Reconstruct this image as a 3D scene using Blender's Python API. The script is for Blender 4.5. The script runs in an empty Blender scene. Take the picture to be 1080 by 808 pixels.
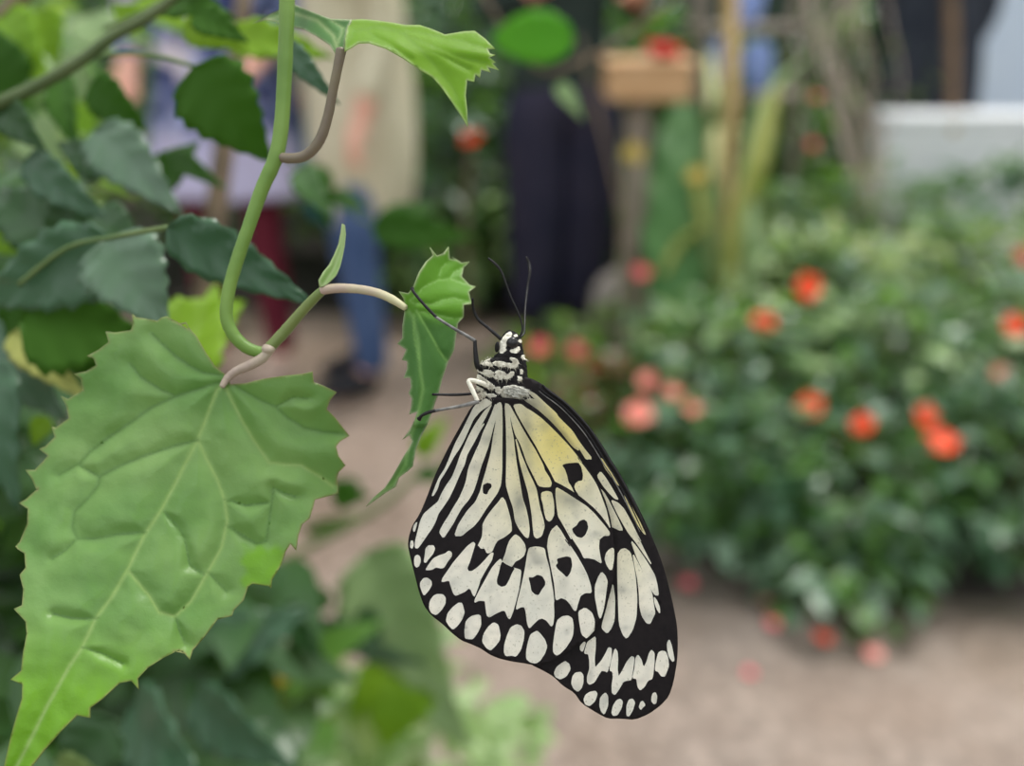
import bpy, bmesh, math, random
from mathutils import Vector, Matrix, noise
from mathutils.geometry import delaunay_2d_cdt
from mathutils.bvhtree import BVHTree
random.seed(7)
R = random.random
def U(a, b): return a + (b-a)*random.random()
C = bpy.context.scene.collection
# ------------------------------------------------------------------ camera
PITCH = math.radians(23.0); CAMZ = 1.25; F = 1000.0
CAM = Vector((0, 0, CAMZ))
FW = Vector((0, math.cos(PITCH), -math.sin(PITCH))); UPV = Vector((0, math.sin(PITCH), math.cos(PITCH))); RT = Vector((1, 0, 0))
D0 = 0.167
def ray(px, py): return FW + RT*((px-540)/F) - UPV*((py-404)/F)
def at(px, py, d=D0): return CAM + ray(px, py)*d
def gnd(px, py, z=0.0):
    r = ray(px, py); return CAM + r*((z-CAMZ)/r.z)
cam = bpy.data.cameras.new('camera'); co = bpy.data.objects.new('camera', cam); C.objects.link(co)
co.location = CAM; co.rotation_euler = (math.pi/2-PITCH, 0, 0)
cam.sensor_width = 36; cam.lens = 36*F/1080; cam.clip_start = 0.01; cam.clip_end = 60
cam.dof.use_dof = True; cam.dof.focus_distance = D0; cam.dof.aperture_fstop = 7.2
bpy.context.scene.camera = co
sc = bpy.context.scene
sc.view_settings.view_transform = 'Standard'; sc.view_settings.look = 'None'
sc.view_settings.gamma = 1; sc.view_settings.use_curve_mapping = False; sc.view_settings.exposure = 0.2
# ------------------------------------------------------------------ materials
def nm(name):
    m = bpy.data.materials.new(name); m.use_nodes = True; nt = m.node_tree; nt.nodes.clear()
    o = nt.nodes.new('ShaderNodeOutputMaterial'); return m, nt, o
def lk(nt, a, b): nt.links.new(a, b)
def mixc(nt, fac, a, b, kind='MIX'):
    n = nt.nodes.new('ShaderNodeMix'); n.data_type = 'RGBA'; n.blend_type = kind
    for s, v in ((0, fac), (6, a), (7, b)):
        if hasattr(v, 'is_output'): lk(nt, v, n.inputs[s])
        elif s == 0: n.inputs[0].default_value = v
        else: n.inputs[s].default_value = (*v[:3], 1)
    return n.outputs[2]
def ramp(nt, src, a, b):
    n = nt.nodes.new('ShaderNodeMapRange'); n.inputs[1].default_value = a; n.inputs[2].default_value = b; lk(nt, src, n.inputs[0]); return n.outputs[0]
def noi(nt, scale, detail=3, coord='Object', rough=.5):
    t = nt.nodes.new('ShaderNodeTexCoord'); n = nt.nodes.new('ShaderNodeTexNoise')
    n.inputs['Scale'].default_value = scale; n.inputs['Detail'].default_value = detail; n.inputs['Roughness'].default_value = rough
    lk(nt, t.outputs[coord], n.inputs['Vector']); return n.outputs[0]
def bump(nt, h, strength, dist):
    b = nt.nodes.new('ShaderNodeBump'); b.inputs['Strength'].default_value = strength; b.inputs['Distance'].default_value = dist
    lk(nt, h, b.inputs['Height']); return b.outputs[0]
def mat(name, c1, c2=None, scale=20, rough=.6, trans=0.0, tcol=None, spec=.5, bmp=None, island=None, metal=0, attr=None, sheen=0):
    """colour c1/c2 mixed by noise; optional translucency; island = third colour mixed in per leaf; attr = (name, colour)"""
    m, nt, o = nm(name)
    col = c1
    if c2: col = mixc(nt, ramp(nt, noi(nt, scale), .35, .65), c1, c2)
    if island:
        g = nt.nodes.new('ShaderNodeNewGeometry'); col = mixc(nt, g.outputs['Random Per Island'], col, island)
    if attr:
        a = nt.nodes.new('ShaderNodeAttribute'); a.attribute_name = attr[0]; col = mixc(nt, a.outputs['Fac'], col, attr[1])
    p = nt.nodes.new('ShaderNodeBsdfPrincipled'); p.inputs['Roughness'].default_value = rough
    p.inputs['Specular IOR Level'].default_value = spec; p.inputs['Metallic'].default_value = metal
    if sheen: p.inputs['Sheen Weight'].default_value = sheen
    if hasattr(col, 'is_output'): lk(nt, col, p.inputs['Base Color'])
    else: p.inputs['Base Color'].default_value = (*col, 1)
    if bmp: lk(nt, bump(nt, noi(nt, bmp[0], 4), bmp[1], bmp[2]), p.inputs['Normal'])
    if trans:
        t = nt.nodes.new('ShaderNodeBsdfTranslucent'); mx = nt.nodes.new('ShaderNodeMixShader'); mx.inputs[0].default_value = trans
        tc = mixc(nt, .55, col, tcol or (.35, .75, .02))
        lk(nt, tc, t.inputs[0]); lk(nt, p.outputs[0], mx.inputs[1]); lk(nt, t.outputs[0], mx.inputs[2]); lk(nt, mx.outputs[0], o.inputs[0])
    else: lk(nt, p.outputs[0], o.inputs[0])
    return m
# ------------------------------------------------------------------ object helpers
def mk(name, verts, faces, m, parent=None, smooth=True, mats=None, fm=None, attrs=None):
    me = bpy.data.meshes.new(name)
    off = wloc(parent) if parent else Vector((0, 0, 0))
    me.from_pydata([tuple(Vector(v)-off) for v in verts], [], faces)
    for x in (mats or [m]): me.materials.append(x)
    if fm: me.polygons.foreach_set('material_index', fm)
    if smooth: me.polygons.foreach_set('use_smooth', [True]*len(me.polygons))
    for k, v in (attrs or {}).items():
        a = me.attributes.new(k, 'FLOAT', 'POINT'); a.data.foreach_set('value', v)
    me.update()
    o = bpy.data.objects.new(name, me); C.objects.link(o)
    if parent: o.parent = parent
    return o
def wloc(o):
    v = Vector(o.location)
    while o.parent: o = o.parent; v = v + Vector(o.location)
    return v
def tag(o, label=None, cat=None, group=None, kind=None):
    if label: o['label'] = label
    if cat: o['category'] = cat
    if group: o['group'] = group
    if kind: o['kind'] = kind
    return o
def empty(name, loc, label, cat, group=None, parent=None):
    o = bpy.data.objects.new(name, None); o.empty_display_size = .05; C.objects.link(o); o.location = loc
    if parent: o.parent = parent
    return tag(o, label, cat, group)
def solid(o, t, off=0):
    s = o.modifiers.new('thickness', 'SOLIDIFY'); s.thickness = t; s.offset = off; return o
def catmull(pts, n=8):
    out = []; P = [pts[0]]+list(pts)+[pts[-1]]
    for i in range(1, len(P)-2):
        a, b, c, d = [Vector(p) for p in P[i-1:i+3]]
        for k in range(n):
            t = k/n; out.append(.5*((2*b)+(c-a)*t+(2*a-5*b+4*c-d)*t*t+(3*b-a-3*c+d)*t**3))
    out.append(Vector(pts[-1])); return out
def tube_geo(path, radii, seg=12):
    """returns verts, faces of a capped tube along path"""
    vs, fs = [], []; n = len(path); prev = None
    for i, p in enumerate(path):
        t = (path[min(i+1, n-1)]-path[max(i-1, 0)]).normalized()
        if prev is None: u = t.orthogonal().normalized()
        else:
            u = prev - t*prev.dot(t)
            u = u.normalized() if u.length > 1e-9 else t.orthogonal().normalized()
        prev = u; w = t.cross(u); r = radii[i]
        for k in range(seg):
            a = 2*math.pi*k/seg; vs.append(p + (u*math.cos(a)+w*math.sin(a))*r)
    for i in range(n-1):
        for k in range(seg):
            a = i*seg+k; b = i*seg+(k+1) % seg; fs.append((a, b, b+seg, a+seg))
    vs.append(path[0]-(path[1]-path[0]).normalized()*radii[0]*.5); vs.append(path[-1]+(path[-1]-path[-2]).normalized()*radii[-1]*.5)
    for k in range(seg):
        fs.append((k, len(vs)-2, (k+1) % seg)); fs.append(((n-1)*seg+k, (n-1)*seg+(k+1) % seg, len(vs)-1))
    return vs, fs
def tube(name, pts, rad, m, parent=None, n=8, seg=12, wob=0, attrs=None):
    """rad: list matching pts or a scalar"""
    if not hasattr(rad, '__len__'): rad = [rad]*len(pts)
    path = catmull(pts, n); L = len(path)-1; rr = []
    for i in range(len(path)):
        f = i/L*(len(rad)-1); k = min(int(f), len(rad)-2); f -= k
        r = rad[k]*(1-f)+rad[k+1]*f
        if wob: r *= 1+wob*noise.noise(Vector((i*.7, len(pts), r*900)))
        rr.append(r)
    vs, fs = tube_geo(path, rr, seg)
    return mk(name, vs, fs, m, parent)
def pxtube(name, pts, rad_px, m, parent=None, d=D0, **k):
    P = [at(p[0], p[1], p[2] if len(p) > 2 else d) for p in pts]
    if not hasattr(rad_px, '__len__'): rad_px = [rad_px]*len(pts)
    rr = [r*(pts[i][2] if len(pts[i]) > 2 else d)/F for i, r in enumerate(rad_px)]
    return tube(name, P, rr, m, parent, **k)
def chaikin(p, q=.22):
    out = []
    for i in range(len(p)):
        a, b = p[i], p[(i+1) % len(p)]
        out.append((a[0]*(1-q)+b[0]*q, a[1]*(1-q)+b[1]*q)); out.append((a[0]*q+b[0]*(1-q), a[1]*q+b[1]*(1-q)))
    return out
def inside(p, poly):
    x, y = p; c = False; j = len(poly)-1
    for i in range(len(poly)):
        xi, yi = poly[i]; xj, yj = poly[j]
        if (yi > y) != (yj > y) and x < (xj-xi)*(y-yi)/(yj-yi)+xi: c = not c
        j = i
    return c
def bbox(poly): return min(p[0] for p in poly), min(p[1] for p in poly), max(p[0] for p in poly), max(p[1] for p in poly)
TILES = {1: (420, 400, 8.08), 2: (500, 400, 8.08), 3: (580, 400, 8.08), 4: (420, 480, 8.08), 5: (500, 480, 8.08), 6: (580, 480, 8.08),
         7: (420, 560, 8.08), 8: (500, 560, 8.08), 9: (580, 560, 8.08), 10: (630, 560, 8.08), 11: (440, 620, 8.08), 12: (520, 620, 8.08),
         13: (560, 670, 8.08), 14: (630, 670, 8.08), 15: (550, 520, 4.489), 16: (600, 480, 8.08), 17: (480, 340, 8.08), 0: (0, 0, 1),
         21: (0, 320, 4.04), 22: (180, 320, 4.04), 23: (0, 500, 4.04), 24: (180, 500, 4.04), 25: (0, 608, 4.04),
         31: (380, 250, 4.04), 32: (380, 400, 5.775), 33: (300, 0, 4.487), 34: (220, 220, 4.04)}
def P(s):
    out = []; t = TILES[0]
    for w in s.split():
        if ':' in w: a, w = w.split(':'); t = TILES[int(a)]
        x, y = w.split(','); out.append((t[0]+float(x)/t[2], t[1]+float(y)/t[2]))
    return out
def triangulate(outline, loops, step, extra=()):
    """constrained triangulation of the outline with inner loops; step = spacing of filler points"""
    vs, es = [], []
    def add(poly):
        b = len(vs); vs.extend(Vector(p) for p in poly); es.extend((b+i, b+(i+1) % len(poly)) for i in range(len(poly)))
    add(outline)
    for l in loops: add(l)
    x0, y0, x1, y1 = bbox(outline); y = y0; r = 0
    while y < y1:
        x = x0+(step/2 if r % 2 else 0)
        while x < x1:
            if inside((x, y), outline): vs.append(Vector((x+U(-.1, .1)*step, y+U(-.1, .1)*step)))
            x += step
        y += step*.87; r += 1
    for p in extra: vs.append(Vector(p))
    v2, _, f2, *_ = delaunay_2d_cdt(vs, es, [], 0, 1e-4)
    ok = [f for f in f2 if inside((sum(v2[i].x for i in f)/len(f), sum(v2[i].y for i in f)/len(f)), outline)]
    used = sorted({i for f in ok for i in f}); mp = {a: k for k, a in enumerate(used)}
    return [(v2[i].x, v2[i].y) for i in used], [tuple(mp[i] for i in f) for f in ok]
def segdist(p, a, b):
    vx, vy = b[0]-a[0], b[1]-a[1]; l = vx*vx+vy*vy
    t = 0 if l == 0 else max(0, min(1, ((p[0]-a[0])*vx+(p[1]-a[1])*vy)/l))
    return math.hypot(p[0]-a[0]-t*vx, p[1]-a[1]-t*vy)
def smooth01(a, b, x):
    t = max(0, min(1, (x-a)/(b-a))); return t*t*(3-2*t)
# ================================================================== BUTTERFLY
HIND_OUT = P("0:551,421 1:760,150 0:503,424 496.7,429.7 486.8,447 474.5,469 464.5,489 458.4,502 449.7,525.8 442.3,543 434.9,554 431,567 430.3,576 433,588.5 437.3,605.8 442.3,625.6 447.2,639 454.7,649 467.2,658.4 477,668 487,675.7 495.7,678.8 506.8,683.7 516.7,690.5 526.6,694.6 540,697.7 554.7,699.8 568.3,702.7 582,697.5 594,690.5 606.6,682 620,672.5 628,664 633.5,654 640,638 644.5,622 647.5,609.5 648.7,590 646.8,566 645.6,557 643,542 638.5,529.5 633.5,514.6 628,505.5 619.8,493.6 610,480 600,467.5 589.5,453.5 580,443.5 569.5,434 560,427")
HIND = """1:700,195 650,230 600,330 540,450 490,540 465,600 430,690 400,760 4:350,190 320,260 287,348 300,345 335,285 355,215 395,155 435,85 475,10 1:515,600 560,520 600,430 640,340 700,270 790,212 2:150,195 100,165
2:150,215 90,270 10,385 1:600,490 560,580 4:530,0 500,90 460,190 410,260 370,330 340,400 290,440 220,500 190,560 170,640 145,740 145,790 165,795 200,750 240,690 290,620 320,560 340,500 390,430 430,370 470,290 500,220 530,150 565,80 585,0 1:610,600 650,530 690,450 740,370 2:50,410 100,320 145,225
2:180,215 150,300 110,390 80,450 50,540 5,635 4:600,110 580,220 560,280 520,370 470,450 430,520 390,580 355,645 355,665 385,708 430,640 470,580 500,520 540,450 600,380 640,310 670,220 700,110 740,0 2:115,590 140,500 165,400 190,320 189,215
2:191,215 225,195 237,230 240,400 238,600 5:238,120 228,250 200,320 150,390 100,460 50,540 0,603 4:590,645 540,688 480,688 510,600 540,550 590,475 660,400 700,310 720,230 750,130 785,0 2:150,590 162,500 180,400 192,320
2:262,205 275,400 278,600 275,800 5:272,250 300,350 335,450 350,560 385,630 435,695 462,708 472,640 460,540 440,450 412,370 395,270 378,170 362,80 352,0 2:345,600 335,500 315,400 305,320 300,215
2:352,500 372,600 385,680 5:400,100 428,200 460,310 480,420 495,520 503,620 512,690 535,710 575,690 600,610 590,550 560,450 545,370 530,290 500,220 460,140 420,40 2:400,640 375,560
2:305,225 345,300 400,400 460,505 520,600 590,735 5:600,130 640,190 660,240 650,270 600,272 550,262 520,200 480,120 450,60 430,0 2:425,630 390,540 355,480 330,400 312,320 300,225
5:575,320 620,308 660,318 672,370 680,430 680,510 660,550 640,565 615,545 600,490 590,420 575,370
2:335,218 400,212 440,245 500,280 570,330 640,395 720,475 800,560 3:220,640 280,725 6:230,10 265,65 315,130 365,200 400,260 425,320 455,400 480,470 500,560 515,625 495,590 440,515 380,450 310,390 240,335 170,290 100,250 50,225 5:690,220 655,150 610,70 575,10 2:530,570 470,470 410,370 360,280
6:52,275 100,300 170,345 240,390 310,435 380,500 430,560 480,620 508,660 505,685 460,685 430,710 9:420,75 415,140 428,220 440,275 415,262 380,240 320,228 290,232 262,170 210,90 150,0 6:190,730 140,640 100,570 70,520 60,440 50,350
5:705,600 660,640 635,700 625,780 8:625,130 640,220 660,320 680,420 9:42,480 50,580 60,588 95,568 140,585 175,625 205,675 222,680 240,610 260,550 300,527 355,527 345,460 315,370 275,290 225,205 175,130 120,60 6:180,790 130,710 90,640 60,605
8:470,145 520,135 560,138 600,150 612,220 640,320 655,420 672,520 680,600 12:515,130 520,230 510,315 495,328 460,280 420,258 385,268 340,312 308,345 292,300 280,200 268,162 235,163 195,187 8:372,600 395,510 420,400 440,300 455,200
8:350,30 385,50 430,110 440,160 425,210 390,240 350,260 320,305 290,290 245,270 250,240 270,190 285,130 305,80
8:225,238 240,262 320,310 360,322 400,335 395,400 380,500 355,600 330,690 305,750 290,740 265,680 240,678 190,700 130,735 110,720 100,650 95,595 40,592 5,610 8,585 50,500 100,410 150,320 190,270
5:240,358 210,400 150,470 100,540 75,590 75,640 70,700 30,780 8:35,120 60,150 90,145 110,190 150,180 180,110 200,80 260,50 310,10 5:320,640 315,570 290,470 265,390
7:640,95 655,110 640,160 610,260 585,320 600,345 630,345 680,310 730,260 790,190 8:165,185 150,250 100,330 50,420 7:690,450 650,560 635,540 620,500 600,488 570,515 490,552 470,530 450,470 435,420 370,435 380,400 430,330 470,270 530,200 590,130
7:235,150 260,125 300,125 312,150 295,195 260,235 235,270 220,265 230,200
7:235,330 260,290 300,235 350,210 400,195 430,170 455,185 455,215 420,260 390,310 370,318 320,308 290,328 250,332
7:145,215 165,205 185,220 190,260 175,300 155,310 140,290 138,240
7:190,440 215,405 245,400 280,425 285,460 260,505 220,550 205,520 188,470
7:300,555 330,540 380,542 403,570 400,620 370,670 325,715 285,700 265,660 270,600
11:350,130 380,130 390,160 402,210 380,270 345,320 305,355 270,320 247,280 260,220 300,170
11:470,240 520,230 540,240 543,320 515,380 475,435 440,435 410,430 405,370 415,290 440,260
11:650,295 690,315 708,400 700,450 660,500 625,532 590,510 555,460 565,400 600,340
12:150,340 200,312 240,325 265,370 260,440 235,530 195,585 160,575 110,580 95,550 97,490 120,410
12:320,400 350,380 375,368 400,390 440,440 460,500 440,560 400,620 365,642 320,635 285,605 285,540 300,460
12:545,280 590,245 640,238 675,260 685,330 680,400 665,440 620,510 570,560 540,575 515,550 512,500 525,400
0:610.1,645 617,641 624,646 627,654 626.5,667 619,673.5 613.5,669 611,655
7:110,85 125,85 130,120 120,150 105,140 105,110
4:135,600 160,570 155,600 138,655 128,640
9:440,350 470,380 490,430 480,500 470,580 455,670 430,750 415,720 400,640 385,560 385,470 410,400
9:535,145 545,160 545,230 530,330 510,330 485,290 468,240 480,190 505,160"""
HIND_DARK = """4:725,255 760,238 790,245 795,270 770,300 755,335 725,325 722,290
6:105,85 150,72 240,65 265,100 280,170 275,215 240,220 215,240 205,270 215,300 245,345 215,330 185,265 160,230 150,180 130,120
6:190,628 230,600 250,565 290,550 315,570 325,620 300,680 270,705 230,695 200,660
9:60,240 100,228 145,218 178,228 188,290 175,350 145,395 110,360 70,325 50,295 70,275
8:465,395 500,400 540,375 580,388 605,430 605,460 575,500 550,545 520,540 490,510 480,450
8:240,262 270,285 320,308 345,318 320,360 300,410 270,465 235,475 200,455 195,420 215,350 225,300"""
FORE_OUT = P("0:546,396 560,399 570,404 3:0,90 160,210 330,390 440,550 530,700 0:654.3,500 656.7,504.8 669,527 680,549 685,560 694.4,582.3 701.8,604.6 709.2,634 714.2,660 714.9,680 714.2,697 710.4,719.5 705.5,734.4 696.8,744 684.5,753 669.6,759.2 654.8,758 641,758 630,752.3 613.2,741.8 605.8,730.6 593.4,723.2 583.5,713.3 572.4,707 560,701 550,690 545,640 542,580 540,500 536,430")
FORE = """15:455,290 470,268 490,262 515,280 530,340 540,400 547,500 543,590 525,650 498,690 480,670 462,620 458,500 455,400
10:302,190 345,270 392,360 432,450 465,530 478,620 492,700 470,745 450,790 420,785 380,725 360,640 357,540 345,420 320,300
10:285,80 330,130 400,230 450,310 490,380 510,460 522,550 490,545 460,500 420,410 380,320 330,210
10:482,560 505,590 530,650 533,705 510,670 490,620
16:360,382 420,408 470,460 520,550 570,650 620,750 10:345,50 400,165 468,298 400,200 335,105 260,10 16:470,600 425,520 385,440
16:240,178 270,140 310,190 360,270 400,340 422,380 390,370 340,320 290,260
16:265,285 300,320 340,390 380,470 420,550 460,640 430,640 390,620 365,610 355,560 340,470 310,370
2:440,85 520,125 600,200 700,290 3:70,320 120,370 190,440 240,520 290,590 330,640 355,670 310,685 270,620 220,540 170,470 110,390 2:760,400 690,320 600,240 500,150
2:430,178 500,165 560,200 640,270 3:60,350 120,410 190,500 230,560 250,610 200,580 150,520 80,430 2:720,440 640,365 570,300 500,240 430,205
6:430,25 460,50 520,140 600,265 580,255 520,180 470,110
16:470,340 490,360 550,470 600,560 655,680 640,670 590,600 530,480
3:430,670 470,700 530,800 510,790 450,710
16:135,-8 165,-5 195,35 165,32
13:550,10 550,100 540,200 545,280 600,220 640,150 660,105 685,110 685,180 670,250 650,315 630,305 600,300 575,340 540,400 500,420 480,400 480,350 500,290 500,220 490,160 455,155 460,130 480,60 520,30
13:420,90 455,55 465,65 440,140 420,125
14:150,110 170,140 175,200 170,290 180,355 210,310 250,230 290,180 315,190 305,270 290,380 250,385 220,395 190,450 150,508 125,490 125,420 135,360 130,310 105,300 120,220
14:345,165 375,210 385,255 400,268 420,230 440,160 460,125 485,150 485,230 470,370 430,385 400,440 365,468 345,440 335,370 300,365 320,280 325,200
14:520,150 545,135 580,138 600,190 608,260 590,310 575,350 545,348 520,310 492,300 500,230
14:595,70 612,35 630,80 645,150 655,215 640,225 610,180 598,120
13:290,220 325,245 335,290 300,350 250,375 210,355 198,320 220,270
13:380,320 425,315 445,340 445,400 430,450 400,480 365,455 345,410 355,350
13:500,485 550,475 565,500 545,560 500,602 465,590 450,550 465,510
13:610,510 635,490 655,520 655,600 625,675 600,650 585,600 590,540
14:165,555 195,543 215,565 205,620 170,680 135,685 122,660 135,600
14:270,550 300,542 320,575 300,640 270,690 250,685 250,600
14:370,570 385,560 408,595 385,615 370,635 355,610
14:475,495 495,488 508,520 500,580 480,585 462,560 465,520
15:432,425 442,500 440,600 425,640 405,665 380,640 385,610 405,540 420,470"""
def wing_mat(name, dark):
    m, nt, o = nm(name)
    p = nt.nodes.new('ShaderNodeBsdfPrincipled'); t = nt.nodes.new('ShaderNodeBsdfTranslucent'); mx = nt.nodes.new('ShaderNodeMixShader')
    if dark:
        col = mixc(nt, noi(nt, 900, 2), (.005, .004, .005), (.016, .012, .013)); p.inputs['Roughness'].default_value = .6; p.inputs['Specular IOR Level'].default_value = .12; mx.inputs[0].default_value = .02
    else:
        a = nt.nodes.new('ShaderNodeAttribute'); a.attribute_name = 'tint'
        b = nt.nodes.new('ShaderNodeAttribute'); b.attribute_name = 'smoke'
        base = mixc(nt, ramp(nt, noi(nt, 110, 3), .35, .65), (.84, .82, .78), (.98, .93, .87))
        col = mixc(nt, a.outputs['Fac'], base, (.92, .80, .30))
        col = mixc(nt, b.outputs['Fac'], col, (.24, .24, .22))
        col = mixc(nt, ramp(nt, noi(nt, 2600, 2), .62, .78), col, (.45, .42, .33))
        p.inputs['Roughness'].default_value = .6; p.inputs['Specular IOR Level'].default_value = .25; mx.inputs[0].default_value = .38
    lk(nt, bump(nt, noi(nt, 3500, 2), .25, .00005), p.inputs['Normal'])
    lk(nt, col, p.inputs['Base Color']); lk(nt, col, t.inputs[0]); lk(nt, p.outputs[0], mx.inputs[1]); lk(nt, t.outputs[0], mx.inputs[2]); lk(nt, mx.outputs[0], o.inputs[0])
    return m
W_DARK = wing_mat('wing_black', True); W_PALE = wing_mat('wing_pale', False)
bfly = empty('butterfly', at(530, 392), 'black and white butterfly hanging by its legs from the small toothed leaf, wings closed', 'butterfly')
def grow(poly, r):
    n = len(poly); ar = sum(poly[i][0]*poly[(i+1) % n][1]-poly[(i+1) % n][0]*poly[i][1] for i in range(n)); sg = 1 if ar > 0 else -1; out = []
    for i in range(n):
        a, b, c = poly[i-1], poly[i], poly[(i+1) % n]; dx, dy = c[0]-a[0], c[1]-a[1]; l = math.hypot(dx, dy) or 1
        out.append((b[0]+sg*dy/l*r, b[1]-sg*dx/l*r))
    return out
def wing(name, out, cells, darks, zf, label=None, flip=False):
    loops = [grow(chaikin(P(l), .16), .42) for l in cells.split('\n')]; dk = [grow(chaikin(P(l), .16), .25) for l in darks.split('\n')] if darks else []
    v2, fs = triangulate(chaikin(out, .2), loops+dk, 5.0)
    bl = [(bbox(l), l) for l in loops]; bd = [(bbox(l), l) for l in dk]
    def hit(p, L): return any(b[0] <= p[0] <= b[2] and b[1] <= p[1] <= b[3] and inside(p, l) for b, l in L)
    fm = []
    for f in fs:
        c = (sum(v2[i][0] for i in f)/3, sum(v2[i][1] for i in f)/3)
        fm.append(1 if hit(c, bl) and not hit(c, bd) else 0)
    tint, smoke = [], []
    for x, y in v2:
        t = .72*math.exp(-((x-592)/42)**2-((y-462)/55)**2) + .30*math.exp(-((x-560)/60)**2-((y-500)/90)**2) + .22*math.exp(-((x-662)/30)**2-((y-560)/70)**2)
        if x > 585+.62*(y-400)*.9 and y < 620 and name == 'forewing': t += .45
        tint.append(min(1, t+.06))
        s = .55*math.exp(-((x-547)/7)**2-((y-530)/16)**2)+.55*math.exp(-((x-600)/13)**2-((y-527)/9)**2)+.35*math.exp(-((x-556)/6)**2-((y-462)/40)**2)+.3*math.exp(-((x-563)/10)**2-((y-588)/9)**2)
        s += .42*max(0, noise.noise(Vector((x*.07, y*.07, 3))))+.3*max(0, noise.noise(Vector((x*.2, y*.2, 9))))*smooth01(480, 560, y) + .25*smooth01(500, 430, y)*smooth01(560, 520, x)
        if name == 'forewing' and y < 480: s += .4*smooth01(3, -6, (x-552)-(y-410)*.72-12)*1.0
        smoke.append(min(.8, s))
    o = mk(name, [at(x, y, D0+zf(x, y)) for x, y in v2], fs, None, bfly, mats=[W_DARK, W_PALE], fm=fm, attrs={'tint': tint, 'smoke': smoke})
    solid(o, .00008)
    if label: o['label'] = label
    return o
def rb(x, y): return math.hypot(x-545, y-410)
wing('hindwing', HIND_OUT, HIND, HIND_DARK, lambda x, y: -.0022*math.exp(-rb(x, y)/60)-.0010+.0006*math.sin(rb(x, y)/60)+.00012*math.sin(math.atan2(x-545, y-400)*16))
wing('forewing', FORE_OUT, FORE, '', lambda x, y: -.0012*math.exp(-rb(x, y)/60)+.0002+.0005*math.sin(rb(x, y)/70))
wing('hindwing', HIND_OUT, HIND, HIND_DARK, lambda x, y: .0036*math.exp(-rb(x, y)/60)+.0026-.0006*math.sin(rb(x, y)/60))
wing('forewing', FORE_OUT, FORE, '', lambda x, y: .0030*math.exp(-rb(x, y)/60)+.0014-.0005*math.sin(rb(x, y)/70))
# costal vein ridges along the leading edge of the near forewing
M_BLK = mat('chitin_black', (.006, .005, .006), (.014, .012, .014), 800, .4, spec=.25)
M_GREY = mat('chitin_grey_highlight', (.05, .047, .05), (.22, .21, .20), 500, .4)  # grey on the tibiae stands in for a highlight on black legs
for off, r, mt_ in ((2.0, 1.4, M_BLK), (6.5, .8, M_BLK), (9.5, .6, M_GREY)):
    pts = [(x-off*.86, y+off*.45, D0-.0004) for x, y in P("0:574,405 3:0,90 160,210 330,390 440,550 530,700 0:654.3,500 669,527 683,557")]
    pxtube('costal_vein', pts, [r*.7]+[r]*(len(pts)-2)+[r*.4], mt_, bfly, n=6, seg=8)
# body: one continuous surface from the head to the tip of the abdomen
PROF = [(348.5, 536, 539), (350, 533.5, 543), (353, 531, 547), (358, 528, 549.5), (365, 526.5, 551), (371, 526, 552), (376, 521, 553), (381, 511, 554.5), (386, 504.5, 555.5), (392, 504, 556),
        (398, 503.5, 556.5), (404, 502, 557.5), (410, 503.5, 558), (416, 508, 557), (422, 512, 551), (432, 514, 542), (450, 514, 536), (480, 513, 531), (515, 512, 525), (540, 513, 520), (548, 515.5, 517.5)]
CREAM = """470,80 485,105 450,150 430,210 435,240 400,265 375,250 372,215 395,160 430,105
545,205 550,240 520,262 480,255 468,240 500,230
580,278 605,300 600,318 570,310 562,290
470,300 520,310 540,345 520,385 480,390 440,372 400,375 350,370 325,350 340,335 400,335 440,350 490,352 500,335 475,320
200,335 230,325 290,340 320,355 320,375 290,370 240,360
235,318 270,295 315,292 300,318 270,328
180,405 240,405 300,410 330,430 320,465 290,462 240,440
345,420 370,410 420,425 430,440 410,470 400,490 340,480 330,460 350,445
420,460 460,440 475,420 500,425 500,445 470,475 430,485 412,478
555,400 572,405 575,440 555,440
530,460 570,470 560,500 535,490
550,145 565,165 555,175 540,160
500,110 525,105 530,118 505,122
115,490 150,460 200,445 250,480 330,540 345,560 320,570 270,560 230,520 180,500 130,500
165,535 235,570 235,585 190,580
190,610 260,590 275,615 240,650 200,645
345,555 380,550 390,580 380,610 345,590
280,610 330,610 350,630 330,645 285,635
390,570 440,545 500,535 560,560 600,600 650,645 600,650 530,660 470,650 410,635 385,600"""
cream = [grow(chaikin(P('17:'+l), .16), .55) for l in CREAM.split('\n')]
crb = [bbox(l) for l in cream]
def creamy(p): return any(b[0] <= p[0] <= b[2] and b[1] <= p[1] <= b[3] and inside(p, l) for b, l in zip(crb, cream))
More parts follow.
